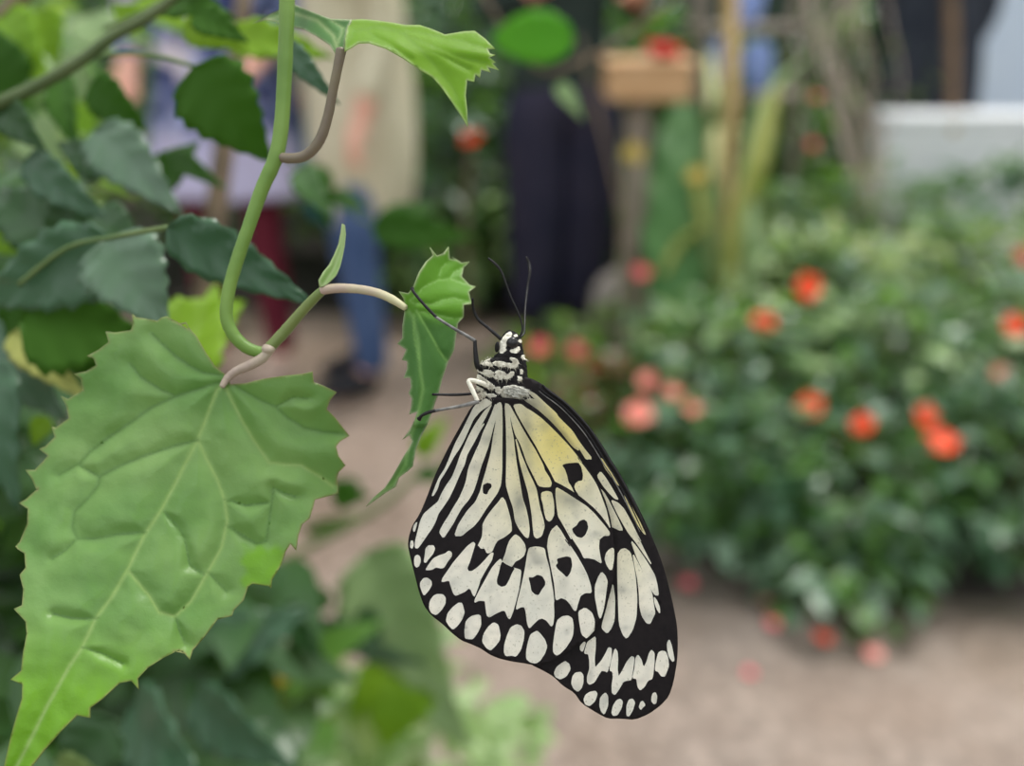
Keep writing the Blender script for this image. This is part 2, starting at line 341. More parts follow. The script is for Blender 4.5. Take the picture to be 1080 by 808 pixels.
def bd_geo():
    vs, fs, fm, q = [], [], [], []; N = 120; rows = []
    y = 348.5
    while y < 548: rows.append(y); y += .45 if y < 425 else 2.0
    for y in rows:
        for (ya, la, ra), (yb, lb, rb_) in zip(PROF, PROF[1:]):
            if ya <= y <= yb: f = smooth01(0, 1, (y-ya)/(yb-ya)); l = la+(lb-la)*f; r = ra+(rb_-ra)*f; break
        c = (l+r)/2; h = (r-l)/2; hz = min(h*.95, 13-8.5*smooth01(418, 450, y))
        for k in range(N):
            a = 2*math.pi*k/N; x = c+h*math.cos(a); w = math.sin(a)
            cr = 1.0 if creamy((x, y)) else 0.0
            b = .5*cr+.7*noise.noise(Vector((x*.5, y*.5, w*4)))+.5*noise.noise(Vector((x*1.6, y*1.6, w*9)))
            if y > 425: b *= .3
            vs.append(at(x+math.cos(a)*b, y, D0+.0004-(w*(hz+b))*D0/F)); q.append((x, y))
    n = len(rows)
    for i in range(n-1):
        for k in range(N):
            a = i*N+k; b = i*N+(k+1) % N; fs.append((a, a+N, b+N, b))
            m_ = ((q[a][0]+q[b][0])/2, (q[a][1]+q[a+N][1])/2)
            fm.append(1 if creamy(m_) else (1 if m_[1] > 425 and int(m_[1]/6) % 2 else 0))
    vs.append(at(537.5, 347.8, D0+.0004)); vs.append(at(516.5, 549, D0+.0004))
    for k in range(N):
        fs.append((k, (k+1) % N, len(vs)-2)); fs.append(((n-1)*N+k, len(vs)-1, (n-1)*N+(k+1) % N)); fm += [0, 0]
    return vs, fs, fm
M_CREAM = mat('body_cream_fur', (.80, .76, .66), (.62, .58, .50), 1500, .9, spec=.1, bmp=(2500, .5, .0002))
M_BFUR = mat('body_black_fur', (.007, .006, .007), (.016, .014, .015), 1500, .7, spec=.15, bmp=(2500, .5, .0002))
bv, bf_, bm_ = bd_geo()
body = mk('body', bv, bf_, None, bfly, mats=[M_BFUR, M_CREAM], fm=bm_)
body['label'] = 'black body banded in cream'
def ball(name, c, r, m, parent, sc_=(1, 1, 1), seg=20, rings=14, rot=None):
    vs, fs = [], []
    for i in range(rings+1):
        th = math.pi*i/rings
        for k in range(seg):
            a = 2*math.pi*k/seg; v = Vector((math.sin(th)*math.cos(a)*sc_[0], math.sin(th)*math.sin(a)*sc_[1], math.cos(th)*sc_[2]))*r
            if rot: v = rot @ v
            vs.append(Vector(c)+v)
    for i in range(rings):
        for k in range(seg): a = i*seg+k; b = i*seg+(k+1) % seg; fs.append((a, a+seg, b+seg, b))
    return mk(name, vs, fs, m, parent)
PX = D0/F
M_EYE = mat('eye_black', (.012, .010, .012), rough=.22, spec=.5)
ball('eye', at(540.3, 362.2, D0-.0013), 6.4*PX, M_EYE, bfly, (1, .8, 1.08))
ball('eye', at(541.5, 361.5, D0+.0023), 6.2*PX, M_EYE, bfly, (1, .8, 1.05))
# fur tufts and hairs on the thorax
hv, hf = [], []
for i in range(520):
    while True:
        x, y = U(502, 562), U(374, 424)
        if creamy((x, y)): break
    b = at(x, y, D0-.0017-U(0, .0006)); dr = (RT*U(-.2, .9)-UPV*U(.1, 1.0)-FW*U(-.2, .5)).normalized(); L = U(2, 5.5)*PX; r = .40*PX
    n0 = len(hv); s = dr.orthogonal().normalized()*r; s2 = dr.cross(s)
    hv += [b+s, b-s*.5+s2*.87, b-s*.5-s2*.87, b+dr*L-UPV*L*.2]; hf += [(n0, n0+1, n0+3), (n0+1, n0+2, n0+3), (n0+2, n0, n0+3)]
mk('fur', hv, hf, M_CREAM, body)
# wing base tuft
tv, tf = [], []
for i in range(620):
    a = U(0, 1); x = 531+a*22; y = 411+a*2+U(-6, 6)*(1-abs(a-.45)); b = at(x, y, D0-.0030+U(0, .0010))
    dr = (RT*U(.5, 1.2)-UPV*U(.0, .7)).normalized(); L = U(4, 9)*PX; r = .55*PX; n0 = len(tv); s = UPV*r; s2 = FW*r
    tv += [b+s, b-s*.5+s2, b-s*.5-s2, b+dr*L]; tf += [(n0, n0+1, n0+3), (n0+1, n0+2, n0+3), (n0+2, n0, n0+3)]
mk('fur', tv, tf, mat('wing_base_fur', (.50, .48, .42), (.85, .83, .77), 500, .8), body)
ball('palp', at(524.3, 366, D0-.0006), 3.6*PX, M_BLK, bfly, (.7, .7, 1.7), rot=Matrix.Rotation(.12, 3, 'Y'))
# legs, antennae
def leg(pts, rr, m=M_BLK, tars=None, trr=None):
    o = pxtube('leg', pts, [q*1.12 for q in rr], m, bfly, n=6, seg=10, wob=.12)
    if tars: pxtube('tarsus', tars, [q*1.1 for q in trr], M_BLK, o, n=6, seg=10, wob=.25)
    return o
z = D0
leg([(508, 390, z-.001), (503.5, 386, z-.0018), (501.5, 372, z-.002), (500.8, 359, z-.002)], [2.6, 2.7, 2.2, 1.8])
leg([(500.8, 359.5, z-.002), (492, 354, z-.0022), (478, 346, z-.0024), (459, 334, z-.0026)], [1.9, 1.7, 1.5, 1.4], M_GREY,
    [(460, 334.5, z-.0026), (447, 321, z-.0024), (437, 309, z-.0022), (434.5, 304, z-.0018)], [1.6, 1.5, 1.4, 2.0])
leg([(536, 366, z+.003), (528.5, 357.7, z+.003), (513.7, 345, z+.003)], [2.0, 1.8, 1.5], M_BLK,
    [(514.5, 345.5, z+.003), (504, 336.5, z+.003), (499, 325, z+.0026), (498.5, 315, z+.0015)], [1.7, 1.6, 1.4, 1.2])
leg([(521, 410, z-.001), (508, 404, z-.0022), (497, 401, z-.0026), (493.6, 402, z-.0028)], [2.6, 2.4, 2.0, 1.8], M_CREAM)
leg([(493.6, 401.5, z-.0028), (498, 411, z-.003), (503.5, 422.5, z-.0032)], [1.9, 2.2, 2.0], M_CREAM)
leg([(504.5, 423.5, z-.0032), (490, 427.5, z-.0033), (474, 430.5, z-.0030), (459, 433.2, z-.0028)], [2.4, 1.8, 1.5, 1.6], M_GREY,
    [(460, 433, z-.0028), (452, 435, z-.0026), (445.5, 438, z-.0024), (442, 442, z-.0018)], [1.7, 1.8, 1.5, 2.4])
leg([(506, 412, z+.003), (497, 415.3, z+.003), (478, 416.4, z+.0028), (456, 416, z+.0022)], [1.5, 1.4, 1.5, 1.2])
pxtube('antenna', [(545.5, 357), (549, 353.5), (551, 345), (547, 331), (538.4, 312), (533, 297), (528.5, 286), (522.5, 278.5), (515, 272.3)], [1.3, 1.2, 1.1, 1.0, 1.0, 1.05, 1.3, 1.5, 1.1], M_BLK, bfly, n=6, seg=8, wob=.1)
pxtube('antenna', [(547, 357, z+.001), (552.5, 352, z+.002), (553.3, 343, z+.004), (554, 324, z+.007), (556.5, 302, z+.010), (558.8, 288, z+.011), (558, 278, z+.012), (555, 271, z+.012)], [1.1, 1.0, .9, .9, 1.0, 1.3, 1.5, 1.0], M_BLK, bfly, n=6, seg=8, wob=.1)
# ================================================================== VINE
M_STEM = mat('stem_green', (.105, .20, .03), (.17, .28, .055), 60, .45, spec=.4, bmp=(700, .3, .0002))
M_STEM2 = mat('stem_olive', (.10, .16, .03), (.17, .20, .06), 80, .45, bmp=(700, .3, .0002))
M_PURP = mat('stem_purple', (.30, .21, .19), (.40, .34, .25), 90, .5, bmp=(700, .3, .0002))
M_PALE = mat('stem_pale_pink', (.40, .27, .25), (.48, .46, .26), 70, .5, bmp=(900, .4, .0002))
M_BROWNP = mat('stem_mauve_brown', (.13, .09, .075), (.20, .17, .10), 80, .45, bmp=(700, .3, .0002))
vine = empty('vine', at(302, -30, .176), 'green climbing vine with one huge toothed leaf, its stem hooking down beside the butterfly', 'vine')
VD = .176
def leaf_mat(name, c1, c2, vein, edge=(.30, .22, .10), vein2=None, tr=.4, tcol=(.40, .78, .02), rough=.42, spec=.45, tip=None):
    m, nt, o = nm(name)
    col = mixc(nt, ramp(nt, noi(nt, 55, 4), .3, .7), c1, c2)
    if tip:
        a = nt.nodes.new('ShaderNodeAttribute'); a.attribute_name = 'tip'; col = mixc(nt, a.outputs['Fac'], col, tip)
    a = nt.nodes.new('ShaderNodeAttribute'); a.attribute_name = 'vein'; col = mixc(nt, a.outputs['Fac'], col, vein)
    a = nt.nodes.new('ShaderNodeAttribute'); a.attribute_name = 'vein2'; col = mixc(nt, a.outputs['Fac'], col, vein2 or vein)
    e = nt.nodes.new('ShaderNodeAttribute'); e.attribute_name = 'edge'; col = mixc(nt, e.outputs['Fac'], col, edge)
    p = nt.nodes.new('ShaderNodeBsdfPrincipled'); p.inputs['Roughness'].default_value = rough; p.inputs['Specular IOR Level'].default_value = spec
    lk(nt, col, p.inputs['Base Color']); lk(nt, bump(nt, noi(nt, 260, 6, rough=.65), .4, .0006), p.inputs['Normal'])
    t = nt.nodes.new('ShaderNodeBsdfTranslucent'); mx = nt.nodes.new('ShaderNodeMixShader'); mx.inputs[0].default_value = tr
    lk(nt, mixc(nt, .5, col, tcol), t.inputs[0]); lk(nt, p.outputs[0], mx.inputs[1]); lk(nt, t.outputs[0], mx.inputs[2]); lk(nt, mx.outputs[0], o.inputs[0])
    return m
def blade(name, outline, veins, step, zf, m, parent, relief, label=None, vw=2.0, lightf=None, thick=.00025, vr=9.0):
    ex = []
    for w, v in veins:
        for a, b in zip(v, v[1:]):
            n = max(1, int(math.hypot(b[0]-a[0], b[1]-a[1])/2.5))
            for k in range(n):
                x, y = a[0]+(b[0]-a[0])*k/n, a[1]+(b[1]-a[1])*k/n
                if inside((x, y), outline): ex.append((x, y))
    seen, e2 = set(), []
    for x, y in ex:
        c = (int(x/1.7), int(y/1.7))
        if not any((c[0]+i, c[1]+j) in seen for i in (-1, 0, 1) for j in (-1, 0, 1)): seen.add(c); e2.append((x, y))
    v2, fs = triangulate(outline, [], step, e2)
    segs = [(w, a, b) for w, v in veins for a, b in zip(v, v[1:])]
    es = list(zip(outline, outline[1:]+outline[:1]))
    vs, va, ed, tp, v2a = [], [], [], [], []; vs_ = .8
    for p in v2:
        dv = min((segdist(p, a, b)/w for w, a, b in segs), default=99)
        de = min(segdist(p, a, b) for a, b in es)
        h = relief*(1-math.exp(-(dv/vr)**1.5))*(.75+.5*noise.noise(Vector((p[0]*.03, p[1]*.03, 0))))
        h += relief*.12*noise.noise(Vector((p[0]*.06, p[1]*.06, 4)))
        vs.append(at(p[0], p[1], zf(p[0], p[1])-h)); va.append(vs_*math.exp(-(min((segdist(p, a, b)/w for w, a, b in segs if w >= 1.3), default=99)/vw)**2)); v2a.append(vs_*.8*math.exp(-(min((segdist(p, a, b)/w for w, a, b in segs if w < 1.3), default=99)/vw)**2)); ed.append(.6*math.exp(-(de/1.2)**2))
        tp.append(lightf(*p) if lightf else 0)
    o = mk(name, vs, fs, m, parent, attrs={'vein': va, 'vein2': v2a, 'edge': ed, 'tip': tp}); solid(o, thick, 0)
    if label: o['label'] = label
    return o
BIG = P("""22:255,345 230,300 190,270 150,210 110,140 70,95 65,80 40,85 0,65 21:805,112 795,85 770,92 740,75 710,55 690,60 670,75 620,65 580,60 565,45 568,90 560,115 490,125 452,120 465,165 420,200 372,225 400,235 412,265 370,290 315,300 345,320
355,370 330,385 290,410 262,395 285,440 295,490 240,530 222,525 235,570 195,610 168,620 205,650 180,680 150,710 110,710 135,745 160,800 23:165,60 110,110 82,125 120,150 118,210 85,290 65,310 105,340 110,400 85,430 100,490 95,560 60,575 110,630 115,680
105,735 25:100,320 92,400 45,440 95,460 95,520 70,600 45,690 18,808 0:-3,836 -8,860 8,840 34,808 25:190,740 260,660 330,592 385,602 385,560 440,520 510,455 560,445 592,482 588,435 630,390 700,345 760,315 790,330 24:10,755 50,755 82,792 95,750
140,700 155,680 200,620 262,605 270,580 310,540 330,480 350,468 420,478 428,487 432,450 470,390 490,330 510,298 535,326 545,260 560,215 592,188 605,150 615,110 690,90 714,82 712,40 710,0 22:705,770 715,720 745,690 715,650 705,610 720,590 762,565 735,530
700,485 665,450 680,410 707,378 650,350 610,335 605,290 560,300 480,308 400,320 320,340""")
BV = [(1.5, P("22:250,325 0:229,412 219,438 209,464 198,485 188,505 171,537 153,564 135,601 119,629 101,653 87,683 74,702 50,745 25,795 0,840")),
 (1.2, P("0:236,402 210,410 190,416 160,430 138,446 116,461 94,478 84,490")), (1, P("0:188,418 170,411 148.5,397 138.6,384")),
 (1.2, P("0:209,464 180,472 150,482 124,493 106,503 104,512 94,525 79,540 77,557 82,568 99,569 124,564 153,562")), (1, P("0:106,503 82,490 62,502")),
 (1.1, P("0:236,396 215,393 200,385 186,376 173,364 161,352")), (1, P("0:104,652 90,653 74,652 57,648")), (.8, P("0:82,568 68,582 55,590")),
 (1.3, P("0:239,410 254,441 267,463 284,488 300,490 318,491 338,503 351,513")), (1.2, P("0:243,404 252,409 274,421 291,429 304,441 321,451 340,455 361,457")), (.8, P("0:291,429 309,419 325,420")),
 (1.3, P("0:209,464 219,486 229,505 237,527 240,549 234,577 219,604 202,634 185,650 168,646 158,629 136,603")),
 (1, P("0:240,555 256,565 271,574 281,571 284,549 287,530 289,515")), (.8, P("0:289,515 300,520 312,524")), (1, P("0:220,604 230,615 239,624")), (.8, P("0:173,540 188,557 195,569 200,596 214,606")), (.7, P("0:237,527 260,533 284,530")), (.7, P("0:185,650 190,668 196,680")),(.7, P("0:87,683 110,690 130,700"))]
bigz = lambda x, y: .176-.016*smooth01(420, 830, y)+.004*((x-(240-(y-400)*.53))/130)**2*(1-.3*smooth01(600, 800, y))-.003*smooth01(230, 330, x)
M_BIG = leaf_mat('big_leaf_green', (.115, .26, .05), (.235, .39, .115), (.32, .46, .14), vein2=(.055, .15, .02), tr=.34, tip=(.16, .37, .005), tcol=(.38, .60, .03), rough=.36, spec=.5)
blade('leaf', BIG, BV, 2.7, bigz, M_BIG, vine, .0013, 'huge heart-shaped toothed leaf, pale green with a sunken network of veins', 1.5,
      lightf=lambda x, y: min(1, .95*smooth01(620, 740, y-.15*x)+.85*(1 if 248 < x < 303 and 565 < y < 622 else 0)*smooth01(572, 584, y+3*math.sin(x*.35))*smooth01(252, 262, x+3*math.sin(y*.3))))  # tip and curled lobe painted in the tone seen without sky sheen
SM = P("""31:185,262 165,232 205,240 225,215 250,150 280,105 310,78 297,45 325,80 355,70 375,42 380,92 405,98 388,82 430,110 465,105 440,130 432,170 465,205 492,212 462,235 470,270 478,285 440,290 440,340 415,370 405,440 400,480 375,530 350,600 335,660 320,700 305,750
32:470,90 440,190 410,270 370,350 340,420 325,500 320,530 290,560 235,600 215,655 150,695 100,730 35,775 80,720 150,660 190,600 230,530 270,460 295,420 315,380 300,340 255,370 300,310 330,250 345,200 298,215 310,170 315,120 295,85 310,50 305,0
31:212,600 185,602 200,560 200,530 178,525 195,480 158,455 180,430 180,380 190,310""")
SV = [(1.6, P("31:190,290 0:436,335 441,360 443,390 446,410 440,440 430,470 428,490 415,510 395,525")), (1, P("31:215,270 270,215 330,185 380,180 470,210")), (.9, P("31:215,280 300,290 350,268 400,262 460,278")),
      (.8, P("31:330,185 345,130 370,110")), (.8, P("31:380,180 400,150 440,130")), (1, P("31:240,315 290,400 330,480 370,530")), (1, P("31:230,330 230,420 250,520")), (.8, P("31:240,315 320,330 400,350 430,345"))]
M_SML = leaf_mat('small_leaf_green', (.06, .17, .035), (.09, .22, .05), (.24, .42, .13), edge=(.55, .52, .38), vein2=(.30, .52, .14), tr=.42, tip=(.12, .30, .015), tcol=(.30, .62, .02), rough=.55)
smz = lambda x, y: .1685+.006*smooth01(330, 268, y)*smooth01(430, 480, x)+.00012*abs(x-(440 if y < 450 else 430))+.002*smooth01(480, 530, y)
blade('leaf', SM, SV, 2.4, smz, M_SML, vine, .0006, 'small leaf with white spiny teeth that the butterfly grips', 1.1, lightf=lambda x, y: smooth01(345, 320, y-.2*(x-440)), thick=.0002, vr=5)  # upper part painted brighter green as if lit from behind
TOPR = P("33:285,245 288,180 300,120 320,95 370,92 450,100 520,110 570,120 640,120 700,140 760,165 850,150 900,148 950,185 995,230 962,232 972,255 996,260 970,272 1000,295 985,300 1015,332 962,318 975,342 932,330 925,368 905,352 898,387 865,380 858,450 865,520 868,602 830,540 790,480 740,410 700,365 640,330 560,275 480,230 400,203 350,205 310,230")
TV = [(1.6, P("33:290,235 330,150 450,130 560,160 640,230 720,320 800,420 868,590")), (1, P("33:450,130 580,150 700,170 850,200 980,240")), (1, P("33:560,160 700,220 820,270 960,300")), (.8, P("33:640,230 760,270 880,330")), (.8, P("33:400,160 480,200 600,280"))]
M_TOP = leaf_mat('top_leaf_backlit', (.20, .38, .03), (.28, .46, .04), (.22, .38, .05), edge=(.62, .62, .42), tr=.55, tcol=(.55, .90, .03), rough=.45, spec=.3)  # backlight put into the brighter colour of this leaf half
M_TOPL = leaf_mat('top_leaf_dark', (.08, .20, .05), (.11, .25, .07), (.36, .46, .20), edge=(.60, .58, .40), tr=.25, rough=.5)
topz = lambda x, y: .170+.00004*(430-x)*-1*.5+.006*smooth01(60, 10, y)-.002*smooth01(60, 130, y)
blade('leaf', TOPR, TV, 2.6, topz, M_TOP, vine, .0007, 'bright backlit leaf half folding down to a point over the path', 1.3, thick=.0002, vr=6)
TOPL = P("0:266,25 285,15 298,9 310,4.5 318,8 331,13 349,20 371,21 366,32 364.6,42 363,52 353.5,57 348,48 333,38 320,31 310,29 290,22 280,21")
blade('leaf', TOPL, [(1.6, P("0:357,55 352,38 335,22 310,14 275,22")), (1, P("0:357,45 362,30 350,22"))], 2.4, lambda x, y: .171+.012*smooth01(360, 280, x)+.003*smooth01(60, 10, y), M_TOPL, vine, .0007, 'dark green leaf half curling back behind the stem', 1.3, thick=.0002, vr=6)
pxtube('stem', [(304, -60, VD), (303, -20, VD), (302, 30, VD), (300, 80, VD), (297, 130, VD), (291, 165, VD), (276, 200, VD), (262, 240, VD), (250, 275, VD), (241, 308, VD), (239, 335, VD), (247, 354, VD), (261, 367, VD), (277, 372, VD), (284, 369, VD)],
       [8.6, 8.4, 8.2, 8, 8, 8, 7.4, 7, 7, 6.8, 6.8, 6.8, 6.6, 6.2, 5], M_STEM, vine, n=8, seg=16, wob=.05)
tube('stem', [at(304, -58, VD), (-.05, .19, 1.40), (-.16, .28, 1.62), (-.40, .48, 1.45), (-.52, .60, .70), (-.52, .60, 0)], [.0015, .0016, .002, .003, .005, .007], M_STEM, vine)
pxtube('stem', [(283, 368, VD), (300, 350, VD), (318, 329, .175), (333, 313, .174), (342, 305, .1735)], [5.8, 6.2, 5.6, 5.2, 4.6], M_STEM2, vine, n=8, seg=14, wob=.06)
pxtube('petiole', [(284, 368, VD), (276, 378, .1755), (262, 386, .1755), (250, 391, .1755), (240, 399, .1755), (234, 408, .1750)], [6, 5.6, 5.4, 4.6, 4.2, 3], M_PURP, vine, n=8, seg=14, wob=.08)
pxtube('petiole', [(339, 306, .1735), (356, 304, .173), (378, 305, .172), (398, 309, .171), (414, 316, .170), (428, 325, .1695)], [5.2, 5, 4.6, 4.6, 4.6, 3.4], M_PALE, vine, n=8, seg=14, wob=.06)
pxtube('petiole', [(291, 164, VD), (304, 167, .1755), (322, 164, .175), (337, 148, .174), (346, 122, .173), (351, 96, .172), (356, 72, .171), (360, 52, .1705)], [5, 5.4, 5.6, 5.6, 5.2, 5, 5, 5.6], M_BROWNP, vine, n=8, seg=14, wob=.05)
ball('node', at(283, 368, VD-.0004), 7.2*VD/F, M_PURP, vine, (1, 1, .75))
# folded young leaf at the node and hairs
YL = P("34:475,335 470,305 490,270 515,240 535,200 555,150 565,100 570,65 580,70 585,110 580,160 570,210 560,250 545,285 520,310 495,330")
blade('leaf', YL, [(1.4, P("34:485,328 530,260 565,170 575,75"))], 2.0, lambda x, y: .1725+.0001*(x-339), leaf_mat('young_leaf', (.22, .38, .10), (.30, .46, .15), (.45, .55, .28), edge=(.55, .6, .35), tr=.3), vine, .0007, 'narrow unopened young leaf standing at the node', 1.2, thick=.0004, vr=5)
for (x, y, dx, dy) in [(249, 283, -4, -2), (292, 172, 2, 7), (306, 345, 5, 1), (242, 300, -3, 1)]:
    pxtube('thorn', [(x, y, VD), (x+dx*.6, y+dy*.6, VD), (x+dx, y+dy, VD)], [1.3, .8, .3], M_PALE, vine, n=3, seg=6)
# ================================================================== PLANTS
def fol(name, c, c2, trans=.3, rough=.42, tcol=(.35, .75, .02), spec=.38, island=None):
    return mat(name, c, c2, 12, rough, trans, tcol, spec, island=island)
G_DARK = fol('leaf_dark', (.014, .042, .010), (.028, .070, .018), .2, .34, island=(.035, .09, .03))
G_BLUE = fol('leaf_bluegreen', (.022, .062, .026), (.042, .092, .040), .15, .30, island=(.055, .13, .07))
G_GREY = fol('leaf_greygreen', (.085, .15, .095), (.15, .22, .15), .15, .30, island=(.07, .14, .08))
G_DEEP = fol('leaf_deepgreen', (.035, .11, .008), (.055, .15, .012), .42, .55, (.10, .34, .005), .2)
G_LIME = fol('leaf_lime', (.20, .36, .01), (.32, .44, .02), .45, .5, (.50, .72, .01), .3, island=(.18, .36, .02))
G_YEL = fol('leaf_yellow', (.30, .34, .07), (.42, .43, .13), .35, .5, (.6, .62, .1), .3)
G_MID = fol('leaf_mid', (.055, .145, .022), (.10, .21, .04), .3, .4, island=(.035, .095, .02))
G_PALE = fol('leaf_pale', (.15, .27, .085), (.25, .37, .14), .3, .4, island=(.36, .46, .24))
G_SUN = fol('leaf_sunlit', (.22, .30, .07), (.32, .40, .12), .35, .45, island=(.42, .48, .22))  # sunlit look put into the leaf colour
G_RED = fol('leaf_maroon', (.10, .035, .025), (.20, .06, .045), .25, .35, (.6, .12, .05), island=(.10, .10, .04))
G_OLIVE = fol('leaf_olive', (.14, .19, .05), (.22, .27, .09), .3, .45, island=(.09, .15, .04))
M_TWIG = mat('twig_brown', (.10, .07, .045), (.20, .14, .09), 60, .8)
M_GSTEM = mat('plant_stem_green', (.07, .13, .03), (.12, .17, .05), 50, .6)
def leafgeo(buf, base, d, up, L, W, droop=.25, fold=.18, n=6, shape=None):
    vs, fs = buf; d = d.normalized(); s = d.cross(up)
    s = s.normalized() if s.length > 1e-6 else d.orthogonal().normalized()
    u = s.cross(d); b0 = len(vs)
    for i in range(n+1):
        t = i/n; w = W*.5*(shape(t) if shape else math.sin(math.pi*min(1, t**.75*1.0))**.85*(1-.25*t)*1.12)
        c = base + d*(L*t) - u*(droop*L*t*t)
        if i in (0, n): vs.append(c)
        else: vs += [c - s*w + u*w*fold, c, c + s*w + u*w*fold]
    a = b0; fs += [(a, a+2, a+1), (a, a+3, a+2)]
    for i in range(n-2):
        a = b0+1+i*3; fs += [(a, a+1, a+4, a+3), (a+1, a+2, a+5, a+4)]
    a = b0+1+(n-2)*3; e = a+3; fs += [(a, a+1, e), (a+1, a+2, e)]
def rdir(zl=-1, zh=1):
    z_ = U(zl, zh); a = U(0, 2*math.pi); r = math.sqrt(max(0, 1-z_*z_)); return Vector((r*math.cos(a), r*math.sin(a), z_))
def pxleaf(plant, base, tip, width, d1, d2, m, droop=.12, fold=.15, name='leaf', label=None, roll=0, petiole=None, teeth=True):
    """a leaf from base to tip (pixel positions at depths d1, d2), width in pixels"""
    a, b = at(*base, d1), at(*tip, d2); D = b-a; L = D.length; W = width*(d1+d2)/2/F
    d = D.normalized(); nrm = -FW - d*(-FW).dot(d); nrm = (nrm.normalized() + d.cross(nrm)*roll).normalized()
    s = d.cross(nrm).normalized(); n = 22; vs, fs = [], []; K = 4
    for i in range(n+1):
        t = i/n; w = W*.5*(math.sin(math.pi*t**.62)**.85*(1-.42*t)*1.32 if teeth else math.sin(math.pi*t**.8)**.7)
        if teeth: w *= 1+.07*((i % 3)-1)
        c = a+d*L*t+nrm*L*droop*math.sin(math.pi*t)*.9
        for k in range(-K, K+1):
            f = k/K; vs.append(c+s*w*f+nrm*(abs(f)*w*fold-.035*L*math.cos(t*28-abs(f)*5)*abs(f)*.6))
    q = 2*K+1
    for i in range(n):
        for k in range(q-1): x = i*q+k; fs.append((x, x+1, x+q+1, x+q))
    o = mk(name, vs, fs, m, plant); solid(o, .0004)
    if label: o['label'] = label
    if petiole: tube('petiole', [at(*p) for p in petiole]+[a], .0006, M_GSTEM, o, n=5, seg=8)
    return o
# ---- shrub standing close on the left
shrub = empty('leafy_shrub', (-.30, .42, 0), 'large mixed green shrub close behind the vine, glossy leaves at the picture edge', 'shrub')
d = .25
pxtube('branch', [(-260, 260, .30), (-120, 165, .27), (-20, 118, d), (40, 90, d), (85, 64, d), (120, 38, d), (165, 12, d), (230, -40, d)], [9, 8, 7.2, 6.8, 6.5, 6, 5.5, 5], mat('branch_green', (.05, .085, .02), (.09, .12, .04), 50, .6), shrub, n=6)
pxtube('branch', [(-60, 70, .36), (-10, 28, .35), (15, 5, .35), (40, -30, .35)], 9, M_TWIG, shrub, n=6)
tube('trunk', [(-.34, .46, 0), (-.33, .44, .4), (-.30, .40, .8), (-.25, .33, 1.15)], [.014, .012, .010, .006], M_TWIG, shrub)
tube('trunk', [(-.30, .42, 0), (-.26, .44, .5), (-.2, .5, .95), (-.16, .62, 1.25)], [.012, .010, .008, .005], M_TWIG, shrub)
